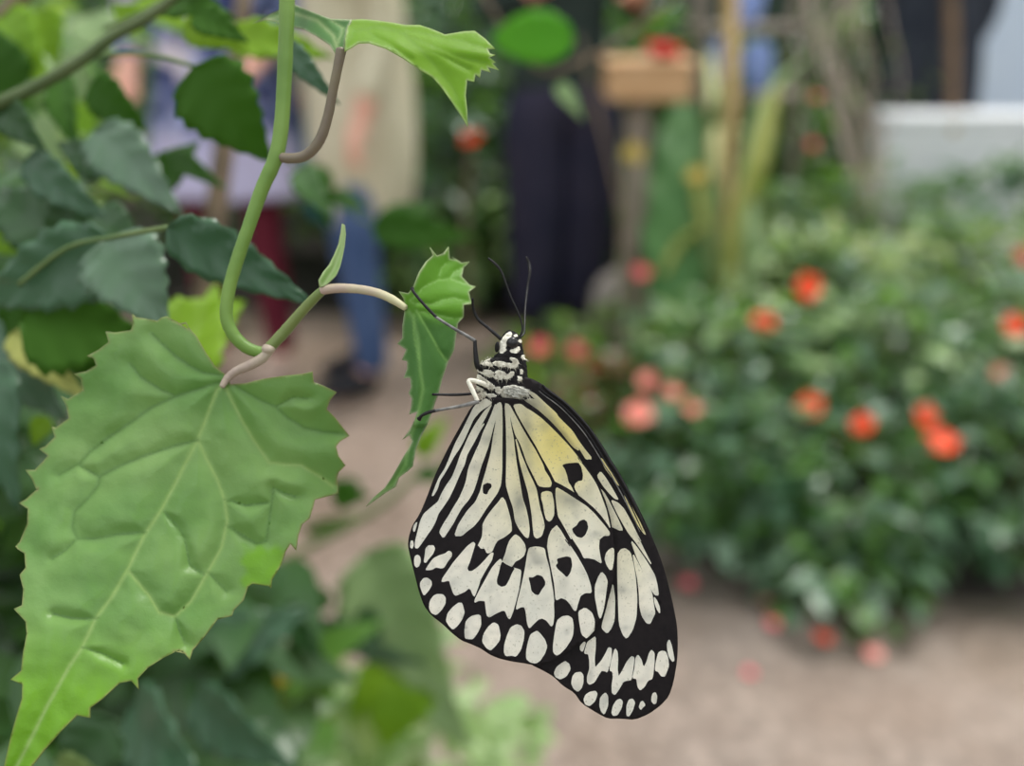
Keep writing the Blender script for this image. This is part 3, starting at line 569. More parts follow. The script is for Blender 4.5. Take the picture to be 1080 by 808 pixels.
for args in [
 ((204, 70), (287, 172), 76, .24, .25, G_DEEP, .10, 'deep green leaf against the patterned top', [(104, 60, .25), (135, 56, .25), (170, 60, .245)]),
 ((176, 240), (332, 322), 52, .205, .215, G_BLUE, -.06, 'long glossy blue-green leaf under the hooked stem', [(20, 300, .23), (70, 262, .225), (120, 250, .215)]),
 ((128, 262), (-20, 322), 74, .23, .24, G_BLUE, .10, None, None),
 ((112, 252), (178, 350), 78, .225, .225, G_GREY, .06, 'pale grey-blue leaf reflecting the roof', None),
 ((20, 340), (150, 352), 90, .235, .25, G_DEEP, .05, None, None),
 ((10, 300), (130, 410), 70, .255, .26, G_DEEP, .05, None, None),
 ((12, 352), (96, 425), 34, .25, .245, G_YEL, .1, 'yellowing narrow leaf', None),
 ((-30, 330), (74, 446), 66, .26, .26, G_GREY, .1, None, None),
 ((-10, 380), (22, 540), 62, .245, .24, G_BLUE, .1, None, None),
 ((150, 380), (258, 318), 72, .27, .30, G_LIME, .05, 'yellow-green leaf behind the hooked stem', None),
 ((190, 410), (230, 300), 60, .27, .30, G_LIME, .05, None, None),
 ((100, 138), (194, 228), 56, .27, .26, G_GREY, .08, None, None),
 ((118, 180), (60, 150), 40, .28, .28, G_DARK, .08, None, None),
 ((28, 168), (122, 236), 40, .255, .25, G_BLUE, .1, None, None),
 ((0, 110), (50, 160), 34, .25, .25, G_DARK, .1, None, None),
 ((64, 84), (84, 162), 34, .30, .29, G_DEEP, .1, None, None),
 ((96, 88), (158, 138), 40, .28, .28, G_DEEP, .1, None, None),
 ((0, 20), (54, 92), 60, .33, .32, G_LIME, .1, None, None),
 ((10, 100), (-20, 20), 60, .32, .32, G_DEEP, .1, None, None),
 ((40, 10), (62, 70), 40, .36, .36, G_LIME, .1, None, None),
 ((195, 26), (262, 52), 34, .27, .27, G_LIME, .1, None, None),
 ((240, 40), (352, 62), 40, .30, .30, G_LIME, .1, None, None),
 ((300, 45), (358, 110), 22, .22, .22, G_BLUE, .1, None, None),
 ((170, 2), (250, 20), 36, .26, .25, G_DEEP, .1, None, [(110, 30, .26), (140, 18, .26)]),
 ((205, 15), (262, 45), 30, .24, .24, G_DEEP, .1, None, None),
 ((150, 30), (120, 5), 30, .30, .30, G_LIME, .1, None, None),
 ((162, 195), (210, 150), 34, .30, .30, G_MID, .1, None, None),
 ((180, 160), (240, 200), 20, .30, .30, G_MID, .1, None, None),
 ((316, 178), (352, 232), 30, .36, .34, G_MID, .1, None, [(300, 165, .36)]),
 ((60, 250), (-10, 200), 60, .27, .28, G_DARK, .1, None, None),
 ((95, 215), (45, 250), 50, .26, .26, G_DARK, .1, None, None),
 ((0, 200), (60, 275), 60, .30, .29, G_MID, .1, None, None),
 ((-10, 245), (30, 270), 26, .28, .28, G_LIME, .1, None, None),
 ((50, 440), (36, 470), 22, .26, .26, G_LIME, .1, None, None),
 ((100, 225), (150, 260), 40, .25, .25, G_DARK, .1, None, None),
 ((90, 20), (120, 60), 44, .40, .40, G_PALE, .1, None, None),
 ((60, 60), (100, 110), 50, .42, .42, G_PALE, .1, None, None),
 ((30, 130), (70, 180), 50, .38, .38, G_PALE, .1, None, None),
]:
    b, t, w, d1, d2, m, dr, lab, pet = args
    pxleaf(shrub, b, t, w, d1, d2, m, dr, label=lab, petiole=pet, roll=U(-.25, .25))
def cloud(region, dr, n, Lr, m, parent, name='foliage', lw=.45, zl=-.7, zh=.5):
    """random leaves whose bases fill a pixel region between two depths"""
    buf = ([], [])
    for i in range(n):
        x, y = U(region[0], region[2]), U(region[1], region[3]); dd = U(*dr)
        L = U(*Lr); leafgeo(buf, at(x, y, dd), rdir(zl, zh), (Vector((U(-.5, .5), U(-1, .1), 1))).normalized(), L, L*lw*U(.8, 1.2), U(.1, .5))
    return mk(name, buf[0], buf[1], m, parent)
cloud((-180, -60, 70, 280), (.45, .8), 110, (.03, .06), G_MID, shrub)
cloud((-100, -60, 150, 200), (.45, .9), 60, (.02, .05), G_OLIVE, shrub)
cloud((-180, -60, 60, 330), (.5, .9), 70, (.03, .06), G_LIME, shrub)
cloud((-180, 160, 70, 560), (.36, .7), 150, (.03, .06), G_DARK, shrub)
cloud((-180, 0, 90, 420), (.45, .8), 60, (.02, .05), G_PALE, shrub)
# ---- low dark plants under the huge leaf
low = empty('leafy_plant', (-.18, .78, 0), 'dark broad-leaved plant under the huge leaf at the lower left', 'plant')
tube('stem', [(-.20, .80, 0), (-.19, .74, .3), (-.17, .66, .6)], [.008, .006, .004], M_GSTEM, low)
tube('stem', [(-.14, .80, 0), (-.10, .76, .3), (-.04, .70, .55)], [.008, .006, .004], M_GSTEM, low)
for b, t, w, d1, d2, m in [((140, 745), (215, 820), 80, .33, .30, G_BLUE), ((205, 735), (310, 808), 60, .36, .34, G_BLUE), ((190, 700), (330, 640), 60, .42, .44, G_BLUE), ((150, 690), (250, 620), 50, .42, .44, G_DARK),
        ((300, 770), (240, 850), 60, .38, .36, G_DARK), ((120, 760), (60, 830), 60, .30, .30, G_DARK), ((300, 640), (345, 700), 30, .5, .48, G_DARK), ((200, 660), (160, 720), 50, .40, .40, G_DARK), ((60, 800), (130, 830), 30, .28, .28, G_OLIVE)]:
    pxleaf(low, b, t, w, d1, d2, m, .1, roll=U(-.3, .3))
cloud((-80, 560, 300, 860), (.42, .62), 200, (.03, .07), G_DARK, low)
cloud((0, 620, 320, 860), (.5, .8), 120, (.03, .06), G_MID, low)
cloud((-120, 380, 60, 860), (.36, .8), 240, (.04, .07), G_DARK, low)
yb = empty('yellow_blossom', at(293, 712, .52), 'small yellow blossom near the tip of the dark leaves under the huge leaf', 'flower')
def blossom(name, c, r, m, parent, nrm, petals=5, cup=.25, heart=None, n=7):
    vs, fs = [], []; nrm = nrm.normalized(); u = nrm.orthogonal().normalized(); w = nrm.cross(u); u0 = U(0, 6.28)
    for k in range(petals):
        a = u0+2*math.pi*k/petals; d_ = u*math.cos(a)+w*math.sin(a); s = nrm.cross(d_); b0 = len(vs)
        for i in range(n+1):
            t = i/n; wd = r*.62*math.sin(math.pi*(.12+.84*t)**.8)
            for q in (-1, -.5, 0, .5, 1): vs.append(Vector(c)+d_*(r*(.06+.94*t))+s*wd*q+nrm*r*(cup*t*t+.10*abs(q)*t+.05*math.sin(k*2+t*5)))
        for i in range(n):
            for q in range(4): x = b0+i*5+q; fs.append((x, x+1, x+6, x+5))
    return mk(name, vs, fs, m, parent)
P_YEL = mat('petal_yellow', (.85, .55, .03), (.9, .65, .08), 80, .5, .25, (.9, .6, .05))
blossom('petals', at(293, 712, .52), .007, P_YEL, yb, -FW, 5); blossom('petals', at(287, 718, .525), .006, P_YEL, yb, -FW+RT, 5)
pxtube('stalk', [(300, 760, .56), (296, 735, .54), (293, 714, .523)], 1.5, M_GSTEM, yb)
# ---- loose plant between the huge leaf and the wing
mid = empty('leafy_plant', (0, 1.15, 0), 'loose pale plant with long drooping leaves below the butterfly', 'plant')
tube('stem', [(-.02, 1.15, 0), (-.04, 1.0, .25), (-.05, .9, .5)], [.006, .005, .003], M_GSTEM, mid)
tube('stem', [(.03, 1.12, 0), (.0, 1.0, .2), (-.03, .85, .42)], [.006, .005, .003], M_GSTEM, mid)
for b, t, w, d1, d2, m in [((388, 580), (482, 748), 104, .62, .60, G_PALE), ((330, 652), (450, 700), 26, .55, .6, G_BLUE), ((430, 690), (405, 790), 76, .62, .62, G_LIME), ((455, 730), (500, 790), 34, .66, .66, G_PALE),
        ((350, 640), (300, 600), 24, .7, .7, G_MID), ((380, 520), (345, 505), 22, .8, .8, G_MID), ((350, 522), (392, 522), 24, .5, .5, G_DEEP), ((385, 640), (400, 700), 24, .6, .6, G_DARK), ((440, 480), (472, 440), 22, .6, .6, G_LIME),
        ((440, 500), (475, 500), 18, .7, .7, G_MID), ((320, 560), (400, 540), 16, .8, .8, G_OLIVE), ((400, 700), (370, 770), 26, .6, .6, G_LIME), ((470, 480), (500, 520), 20, .7, .7, G_OLIVE)]:
    pxleaf(mid, b, t, w, d1, d2, m, .1, roll=U(-.3, .3))
pxtube('stem', [(250, 620, .75), (330, 575, .75), (400, 535, .75), (440, 500, .75)], 4, M_GSTEM, mid)
pxtube('stem', [(330, 690, .7), (380, 720, .7), (440, 760, .7)], 3, M_GSTEM, mid)
cloud((300, 740, 580, 850), (.7, 1.1), 130, (.02, .05), G_PALE, mid, lw=.5)
cloud((290, 700, 480, 850), (.7, 1.1), 80, (.02, .05), G_OLIVE, mid, lw=.5)
cloud((420, 590, 520, 720), (.9, 1.2), 22, (.03, .07), G_PALE, mid, lw=.4)
# ---- hanging leaf spray at mid distance
spray = empty('leafy_spray', at(520, -60, .62), 'thin arching twig with one bright round leaf in front of the dark trousers', 'twig')
pxtube('stem', [(470, -60, .60), (500, -20, .6), (565, 72, .6), (620, 60, .6), (670, 30, .6), (760, -40, .6)], 2.2, M_TWIG, spray)
pxleaf(spray, (606, 40), (518, 42), 58, .58, .58, fol('leaf_bright', (.10, .34, .01), (.14, .40, .02), .5, .5, (.25, .75, .01), .3), .04, .05, teeth=False, label='bright green rounded leaf')
pxleaf(spray, (588, 88), (616, 128), 16, .6, .6, G_PALE, .1)
spray2 = empty('leafy_spray', at(340, 280, .5), 'green drooping leaf spray between the beige jacket and the dark trousers', 'twig')
pxtube('stem', [(325, 180, .5), (360, 215, .5), (400, 238, .5), (450, 228, .5)], 1.5, M_GSTEM, spray2)
for b, t, w, d1, d2, m in [((392, 240), (505, 252), 36, .5, .5, G_DEEP), ((330, 175), (350, 240), 30, .5, .5, G_DEEP), ((400, 232), (470, 215), 20, .55, .55, G_MID), ((350, 205), (390, 222), 18, .5, .5, G_MID)]:
    pxleaf(spray2, b, t, w, d1, d2, m, .08)
# ---- planted bed on the far right, with red impatiens
BUSH = []
def bush(label, x, y, r, h, n, L, mats_, z0=0, group=None, cat='bush', name='flowering_bush', lw=.62, ell=None):
    if name == 'flowering_bush': n = int(n*.72); L *= 1.28
    o = empty(name, (x, y, z0), label, cat, group); k = len(mats_)
    for s in range(5):
        a = U(0, 6.28); tube('stem', [(x+.03*math.cos(a), y+.03*math.sin(a), z0), (x+r*.25*math.cos(a), y+r*.25*math.sin(a), z0+h*.45), (x+r*.55*math.cos(a), y+r*.55*math.sin(a), z0+h*.8)], [.008, .006, .003], M_GSTEM, o, n=4, seg=6)
    for mi, m in enumerate(mats_):
        buf = ([], [])
        for i in range(n//k):
            v = rdir(-.55, 1); rr = U(.55, 1.0)**.5
            c = Vector((x+v.x*r*rr, y+v.y*r*rr, z0+h*.5+v.z*h*.5*rr)); c += rdir()*L*.6
            if c.z < z0+.01: c.z = z0+U(.01, .04)
            out = Vector((v.x, v.y, v.z*.4+U(-.4, .35))).normalized()
            ll = L*U(.6, 1.25); leafgeo(buf, c, (out+rdir()*.55).normalized(), (Vector((v.x*.5, v.y*.5, 1))+rdir()*.3).normalized(), ll, ll*lw*U(.8, 1.15), U(.15, .5), n=5)
        mk('foliage', buf[0], buf[1], m, o)
    BUSH.append((o, Vector((x, y, z0+h*.5)), r, h*.5)); return o
def hitbush(px, py):
    r = ray(px, py); best = None
    for o, c, rx, rz in BUSH:
        q = CAM-c; qs = Vector((q.x/rx, q.y/rx, q.z/rz)); rs = Vector((r.x/rx, r.y/rx, r.z/rz))
        A = rs.dot(rs); B = 2*qs.dot(rs); Cc = qs.dot(qs)-1.15; dsc = B*B-4*A*Cc
        if dsc > 0:
            t = (-B-math.sqrt(dsc))/(2*A)
            if t > 0 and (best is None or t < best[0]): best = (t, o)
    return best
MB = [G_MID, G_GREY, G_DARK, G_BLUE]; MT = [G_PALE, G_SUN, G_GREY, G_OLIVE]  # bushes at the top of the bed coloured paler to look sunlit
bush('low dark green bush at the near left corner of the flower bed', .50, 2.06, .26, .30, 560, .055, MB)
bush('low grey-green bush at the front edge of the bed, middle of the front row', .80, 1.98, .27, .30, 620, .055, MB)
bush('low grey-green bush at the front edge of the bed, cut by the right picture edge', 1.20, 2.0, .28, .34, 620, .055, MB)
bush('leafy tuft spilling onto the path below the orange-red flowers', .72, 1.74, .14, .15, 150, .055, [G_MID, G_GREY])
bush('bush with one red flower behind the near left corner of the bed', .62, 2.45, .28, .44, 620, .055, [G_MID, G_GREY, G_DARK, G_PALE])
bush('bush with two red-orange flowers on the shaded side, middle of the bed', 1.05, 2.42, .30, .46, 700, .055, [G_MID, G_GREY, G_DARK, G_PALE])
bush('bush with sunlit small leaves at the right edge of the picture, middle of the bed', 1.50, 2.45, .32, .50, 620, .05, [G_PALE, G_MID, G_GREY])
bush('bright pale-green bush with two orange-red flowers at the top of the bed', .98, 2.95, .34, .52, 760, .05, MT)
bush('bright pale-green bush at the top of the bed beside the right picture edge', 1.55, 3.0, .36, .54, 760, .05, MT)
bush('tall dark bush behind the flower bed below the white wall', 1.35, 3.65, .40, .58, 620, .07, [G_MID, G_GREY, G_OLIVE])
bush('tall blue-green bush right behind the flower bed, below the pale blue wall', 2.0, 3.65, .40, .62, 620, .07, [G_BLUE, G_GREY, G_MID])
bush('olive bush behind the flower bed under the bare twigs', .92, 3.7, .36, .50, 520, .07, [G_OLIVE, G_MID, G_DARK])
bush('maroon-leaved begonia with pink blooms left of the bed', .33, 2.42, .19, .27, 330, .06, [G_RED, G_MID], cat='plant', name='begonia_plant', lw=.8)
bush('low yellow-green plant with two red flowers at the feet of the person in dark trousers', .12, 2.85, .18, .20, 200, .05, [G_OLIVE, G_LIME, G_MID], cat='plant')
bush('low leafy plant between the stone and the begonia', .32, 2.95, .18, .22, 220, .055, [G_OLIVE, G_PALE], cat='plant')
def flower(px, py, r, m, mname, label, group, t=None, petals=5):
    h = hitbush(px, py); t = t or (h[0]-.03 if h else 2.6); r *= 1.12
    c = at(px, py, t); o = empty('flower', c, label, 'flower', group)
    for k in range(3): blossom('petals', c+rdir()*r*.12, r*(1-.18*k), m, o, (-FW+UPV*.5+rdir()*.5), petals, .35)
    ball('flower_centre', c-FW*r*.1, r*.16, P_YEL, o, seg=8, rings=6)
    if any(w_ in label for w_ in ('yellow', 'golden', 'twig')): tube('stem', [c+FW*.03, c+FW*.04-Vector((.01, 0, c.z*.5)), Vector((c.x, c.y+.04, 0))], .004, M_GSTEM, o, n=4, seg=6)
    tube('stalk', [c+FW*.06-Vector((0, 0, .07)), c+FW*.02-Vector((0, 0, .02)), c], .002, M_GSTEM, o, n=3, seg=6)
P_RED = mat('petal_orange_red', (.95, .07, .025), (1.0, .13, .05), 30, .5, .3, (1, .12, .05)); P_PINK = mat('petal_pink', (.85, .30, .26), (.95, .42, .36), 30, .5, .3, (1, .4, .35))
P_ROSE = mat('petal_rose', (.70, .10, .14), (.80, .18, .20), 30, .5, .3, (.9, .15, .2))
for px, py, r, m, lb in [(851, 302, .040, P_RED, 'orange-red flower at the top of the bed, higher of the two beside each other'), (806, 340, .028, P_RED, 'orange-red flower on the left shoulder of the pale bush'),
        (856, 430, .030, P_RED, 'red flower in the middle of the bed, leftmost of the row of four'), (910, 447, .024, P_RED, 'coral-red flower between the left flower and the close pair in the middle row'),
        (976, 440, .028, P_RED, 'red flower touching the biggest flower, upper one of the pair'), (993, 470, .036, P_RED, 'biggest scarlet flower of the bed, lower one of the pair'),
        (1069, 345, .028, P_RED, 'orange-red flower at the right picture edge, above the faded one'), (1055, 396, .026, P_PINK, 'faded salmon flower near the right picture edge'),
        (1077, 272, .030, P_ROSE, 'rose-red flower cut by the right picture edge, highest on that side'), (878, 232, .020, P_PINK, 'tiny salmon flower above the top of the bed')]:
    flower(px, py, r, m, '', lb, 'red flowers of the bed')
for px, py, r, m, lb, t in [(498, 147, .032, P_RED, 'red flower on a dark stalk between the beige jacket and the dark trousers', 3.2), (570, 368, .028, P_ROSE, 'rose-red flower just right of the butterfly head', 2.68), (607, 370, .024, P_ROSE, 'small rose-red flower at the foot of the dark trousers', 2.68),
        (676, 289, .026, P_ROSE, 'rose flower on the brown twig left of the yellow canes', 2.85), (861, 104, .022, P_ROSE, 'rose flower under the bare twigs, upper of two', 3.8), (856, 153, .024, P_ROSE, 'rose flower under the bare twigs, lower of two', 3.8),
        (675, 438, .036, P_PINK, 'largest pale pink bloom of the begonia', 2.25), (683, 401, .022, P_PINK, 'pale pink bloom of the begonia, topmost', 2.3), (709, 416, .020, P_PINK, 'pale pink bloom of the begonia, middle one', 2.28), (729, 431, .020, P_PINK, 'pale pink bloom of the begonia, rightmost', 2.25)]:
    flower(px, py, r, m, '', lb, 'single flowers beside the path', t)
P_YELS = mat('petal_soft_yellow', (.55, .42, .08), (.62, .5, .14), 30, .5, .3, (.7, .5, .1))
# ---- background: canes, strap leaves, twigs, broad leaf
M_CANE = mat('cane_orange', (.42, .26, .10), (.58, .42, .18), 14, .5); M_BARE = mat('twig_pinkish', (.34, .25, .20), (.50, .42, .36), 20, .7)
def pole(name, label, cat, pts, r, m, group=None):
    w = [at(*p) for p in pts]; o = tag(tube(name, w, r, m, None, n=8, seg=12, wob=.12), label, cat, group); return o
pole('bamboo_cane', 'orange-brown bamboo cane rising past the blue glints', 'cane', [(752, 320, 3.3), (764, 200, 3.3), (770, 90, 3.3), (771, -60, 3.3)], [.026, .028, .028, .026], M_CANE)
pole('bamboo_cane', 'short yellowed cane left of the strap leaves', 'cane', [(742, 330, 3.1), (748, 230, 3.1), (753, 150, 3.1), (748, 60, 3.3)], [.03, .03, .024, .014], mat('cane_yellow', (.40, .42, .16), (.52, .50, .24), 14, .5))
pole('bamboo_cane', 'thin ochre cane leaning behind the strap leaves', 'cane', [(757, 330, 3.2), (752, 290, 3.2), (745, 240, 3.2), (741, 190, 3.2)], [.016, .016, .015, .013], M_CANE)
pole('bare_twig', 'thin brown twig crossing from the dark trousers down to the ground', 'twig', [(612, 40, 1.9), (628, 110, 1.9), (648, 190, 1.9), (660, 260, 1.95), (668, 330, 2.2), (670, 395, 2.72)], .0035, M_TWIG)
TW = [[(U(905, 940), 230, 3.5), (U(880, 930), U(120, 160), 3.5), (U(850, 950), U(40, 80), 3.5), (U(820, 960), -40, 3.5)] for _ in range(7)]
for i, pts in enumerate(TW+[[(935, 250, 3.4), (918, 160, 3.4), (912, 60, 3.4), (880, -40, 3.4)], [(900, 190, 3.4), (880, 120, 3.4), (860, 40, 3.4), (840, -40, 3.4)], [(926, 170, 3.4), (950, 90, 3.4), (938, 20, 3.4), (930, -40, 3.4)], [(915, 150, 3.4), (925, 90, 3.4), (905, 10, 3.4), (915, -40, 3.4)], [(915, 210, 3.4), (890, 130, 3.4), (900, 60, 3.4), (895, -40, 3.4)]]):
    pole('bare_twig', 'pinkish bare twig standing left of the dark coat', 'twig', [(x, y, z_) for x, y, z_ in pts], U(.0025, .0045), M_BARE, 'bare twigs left of the dark coat')
blades = empty('strap_leaved_plant', gnd(775, 330), 'clump of long yellow-green strap leaves under the bamboo canes', 'plant')
def strap(pts, w, m):
    path = catmull([at(*p) for p in pts], 8); vs, fs = [], []; n = len(path)
    for i, p in enumerate(path):
        t = i/(n-1); s = (RT*.9+FW*.3).normalized()*w*(math.sin(math.pi*(.08+.9*t))**.6); vs += [p-s, p-FW*w*.25, p+s]
    for i in range(n-1): a = i*3; fs += [(a, a+1, a+4, a+3), (a+1, a+2, a+5, a+4)]
    solid(mk('leaf', vs, fs, m, blades), .002)
strap([(772, 320, 3.0), (778, 240, 3.0), (800, 170, 3.0), (818, 90, 3.1)], .045, G_YEL); strap([(762, 320, 3.0), (752, 250, 3.0), (752, 150, 3.1), (762, 90, 3.1)], .035, G_OLIVE)
strap([(790, 330, 3.0), (794, 270, 3.0), (790, 200, 3.0)], .035, G_PALE); strap([(700, 290, 2.9), (715, 260, 2.9), (745, 238, 2.9), (775, 240, 2.9)], .02, G_YEL)
strap([(770, 330, 3.2), (800, 240, 3.2), (825, 200, 3.2)], .03, G_OLIVE); strap([(770, 250, 3.0), (800, 120, 3.1), (850, 60, 3.2)], .02, G_PALE); strap([(760, 330, 3.0), (735, 200, 3.0), (730, 180, 3.0)], .018, G_YEL)
broad = empty('broad_leaved_plant', gnd(715, 345), 'plant with one tall smooth dark green leaf behind the wooden stand', 'plant')
pxleaf(broad, (712, 345), (722, 95), 84, 3.0, 3.2, fol('leaf_broad', (.05, .15, .035), (.08, .19, .05), .2, .5, spec=.3), .05, .1, teeth=False)
pxleaf(broad, (700, 340), (690, 170), 40, 3.1, 3.2, G_MID, .05, .1, teeth=False)
stone = gnd(655, 372)
sv = ball('rock', stone+Vector((0.02, 0, .15)), .16, mat('rock_grey', (.24, .21, .19), (.36, .32, .29), 10, .8, bmp=(14, .5, .02)), None, (.9, .8, 1.1))
for v in sv.data.vertices: v.co += Vector(v.co-stone).normalized()*.03*noise.noise(v.co*7)
tag(sv, 'grey-brown rock right of the dark trousers, under the wooden stand', 'rock')
for px, py, t_, lb in ((667, 163, 2.8, 'yellow flower at the wooden post, right of the dark trousers'), (735, 186, 2.9, 'golden flower between the broad leaf and the canes')):
    flower(px, py, .03, P_YELS, '', lb, 'yellow flowers near the stand', t_)
# hedge of shrubs along the back
hx = [(-2.5, 4.0, .55, 1.15), (-1.75, 4.3, .55, 1.25), (-1.05, 4.1, .5, 1.1), (-.42, 4.05, .42, .95), (-.15, 4.5, .5, 1.3), (.3, 4.4, .5, 1.2), (.75, 4.35, .42, .95), (1.10, 4.55, .40, .82), (.5, 4.9, .5, 1.2), (-.9, 4.9, .5, 1.35), (1.05, 5.2, .5, 1.0), (-3.1, 4.4, .5, 1.2), (.02, 3.95, .3, .55), (1.75, 5.0, .45, 1.15), (1.95, 5.6, .4, 1.5)]
hl = ['dense shrub in the back hedge behind the huge leaf plant, at the far left', 'dark shrub in the back hedge behind the patterned top', 'shrub in the back hedge between the two people on the left', 'green shrub in the back hedge behind the red flower on its stalk',
      'tall dark shrub in the back hedge just left of the dark trousers', 'tall dark shrub in the back hedge behind the dark trousers', 'shrub in the back hedge behind the wooden stand', 'low shrub in the back hedge behind the strap leaves',
      'rear shrub of the hedge behind the bamboo canes', 'rear shrub of the hedge behind the beige jacket', 'rear shrub of the hedge under the bare twigs', 'shrub of the back hedge cut by the left picture edge', 'small bright shrub at the foot of the hedge beside the dark trousers', 'dim shrub behind the bare twigs, just left of the dark coat', 'highest dim shrub behind the bare twigs, nearest the pale blue wall']
hm = [[G_MID, G_DARK, G_LIME], [G_DARK, G_MID], [G_DARK, G_MID, G_OLIVE], [G_MID, G_DARK, G_GREY], [G_DARK, G_GREY], [G_DARK, G_MID], [G_OLIVE, G_MID, G_DARK], [G_OLIVE, G_MID, G_DARK], [G_DARK, G_GREY, G_MID], [G_DARK, G_MID], [G_GREY, G_MID, G_DARK], [G_MID, G_DARK], [G_PALE, G_MID, G_OLIVE], [G_OLIVE, G_GREY, G_DARK], [G_DARK, G_OLIVE]]
for (x, y, r, h), l, m in zip(hx, hl, hm): bush(l, x, y, r, h, 760, .10, m, cat='shrub', name='hedge_shrub', lw=.5)
bush('low green plants at the foot of the hedge left of the dark trousers', -.35, 3.75, .28, .40, 300, .07, [G_MID, G_PALE, G_OLIVE], cat='plant', name='low_plant')
pxs = empty('flower_stalk', gnd(497, 349), 'thin brown stalk carrying the single red flower', 'plant')
pxtube('stem', [(497, 349, 3.42), (490, 250, 3.3), (497, 160, 3.21)], 3.2, M_TWIG, pxs)
# ================================================================== PEOPLE
SKIN = mat('skin', (.72, .36, .27), (.80, .44, .34), 12, .55, spec=.3)
def skinmesh(name, pts, edges, m, parent, root=0, sub=2):
    me = bpy.data.meshes.new(name); me.from_pydata([p[0] for p in pts], edges, []); me.materials.append(m)
    o = bpy.data.objects.new(name, me); C.objects.link(o); o.parent = parent
    s = o.modifiers.new('skin', 'SKIN'); s.use_smooth_shade = True
    for i, p in enumerate(pts):
        r = p[1]; v = me.skin_vertices[0].data[i]; v.radius = (r if hasattr(r, '__len__') else (r, r)); v.use_root = (i == root)
    b = o.modifiers.new('subdivision', 'SUBSURF'); b.levels = sub; b.render_levels = sub
    return o
def loft(name, rings, m, parent, seg=40, wave=0.0, nw=9):
    """rings: (x, y, z, rx, ry)"""
    vs, fs = [], []
    for j, (x, y, z_, rx, ry) in enumerate(rings):
        for k in range(seg):
            a = 2*math.pi*k/seg; w = 1+wave*(j/len(rings))*math.sin(a*nw+j*.2)
            vs.append(Vector((x+rx*w*math.cos(a), y+ry*w*math.sin(a), z_)))
    for j in range(len(rings)-1):
        for k in range(seg): a = j*seg+k; b = j*seg+(k+1) % seg; fs.append((a, b, b+seg, a+seg))
    off = wloc(parent); o = mk(name, [v+off for v in vs], fs, m, parent); solid(o, .006)
    b = o.modifiers.new('subdivision', 'SUBSURF'); b.levels = 1; b.render_levels = 1
    return o
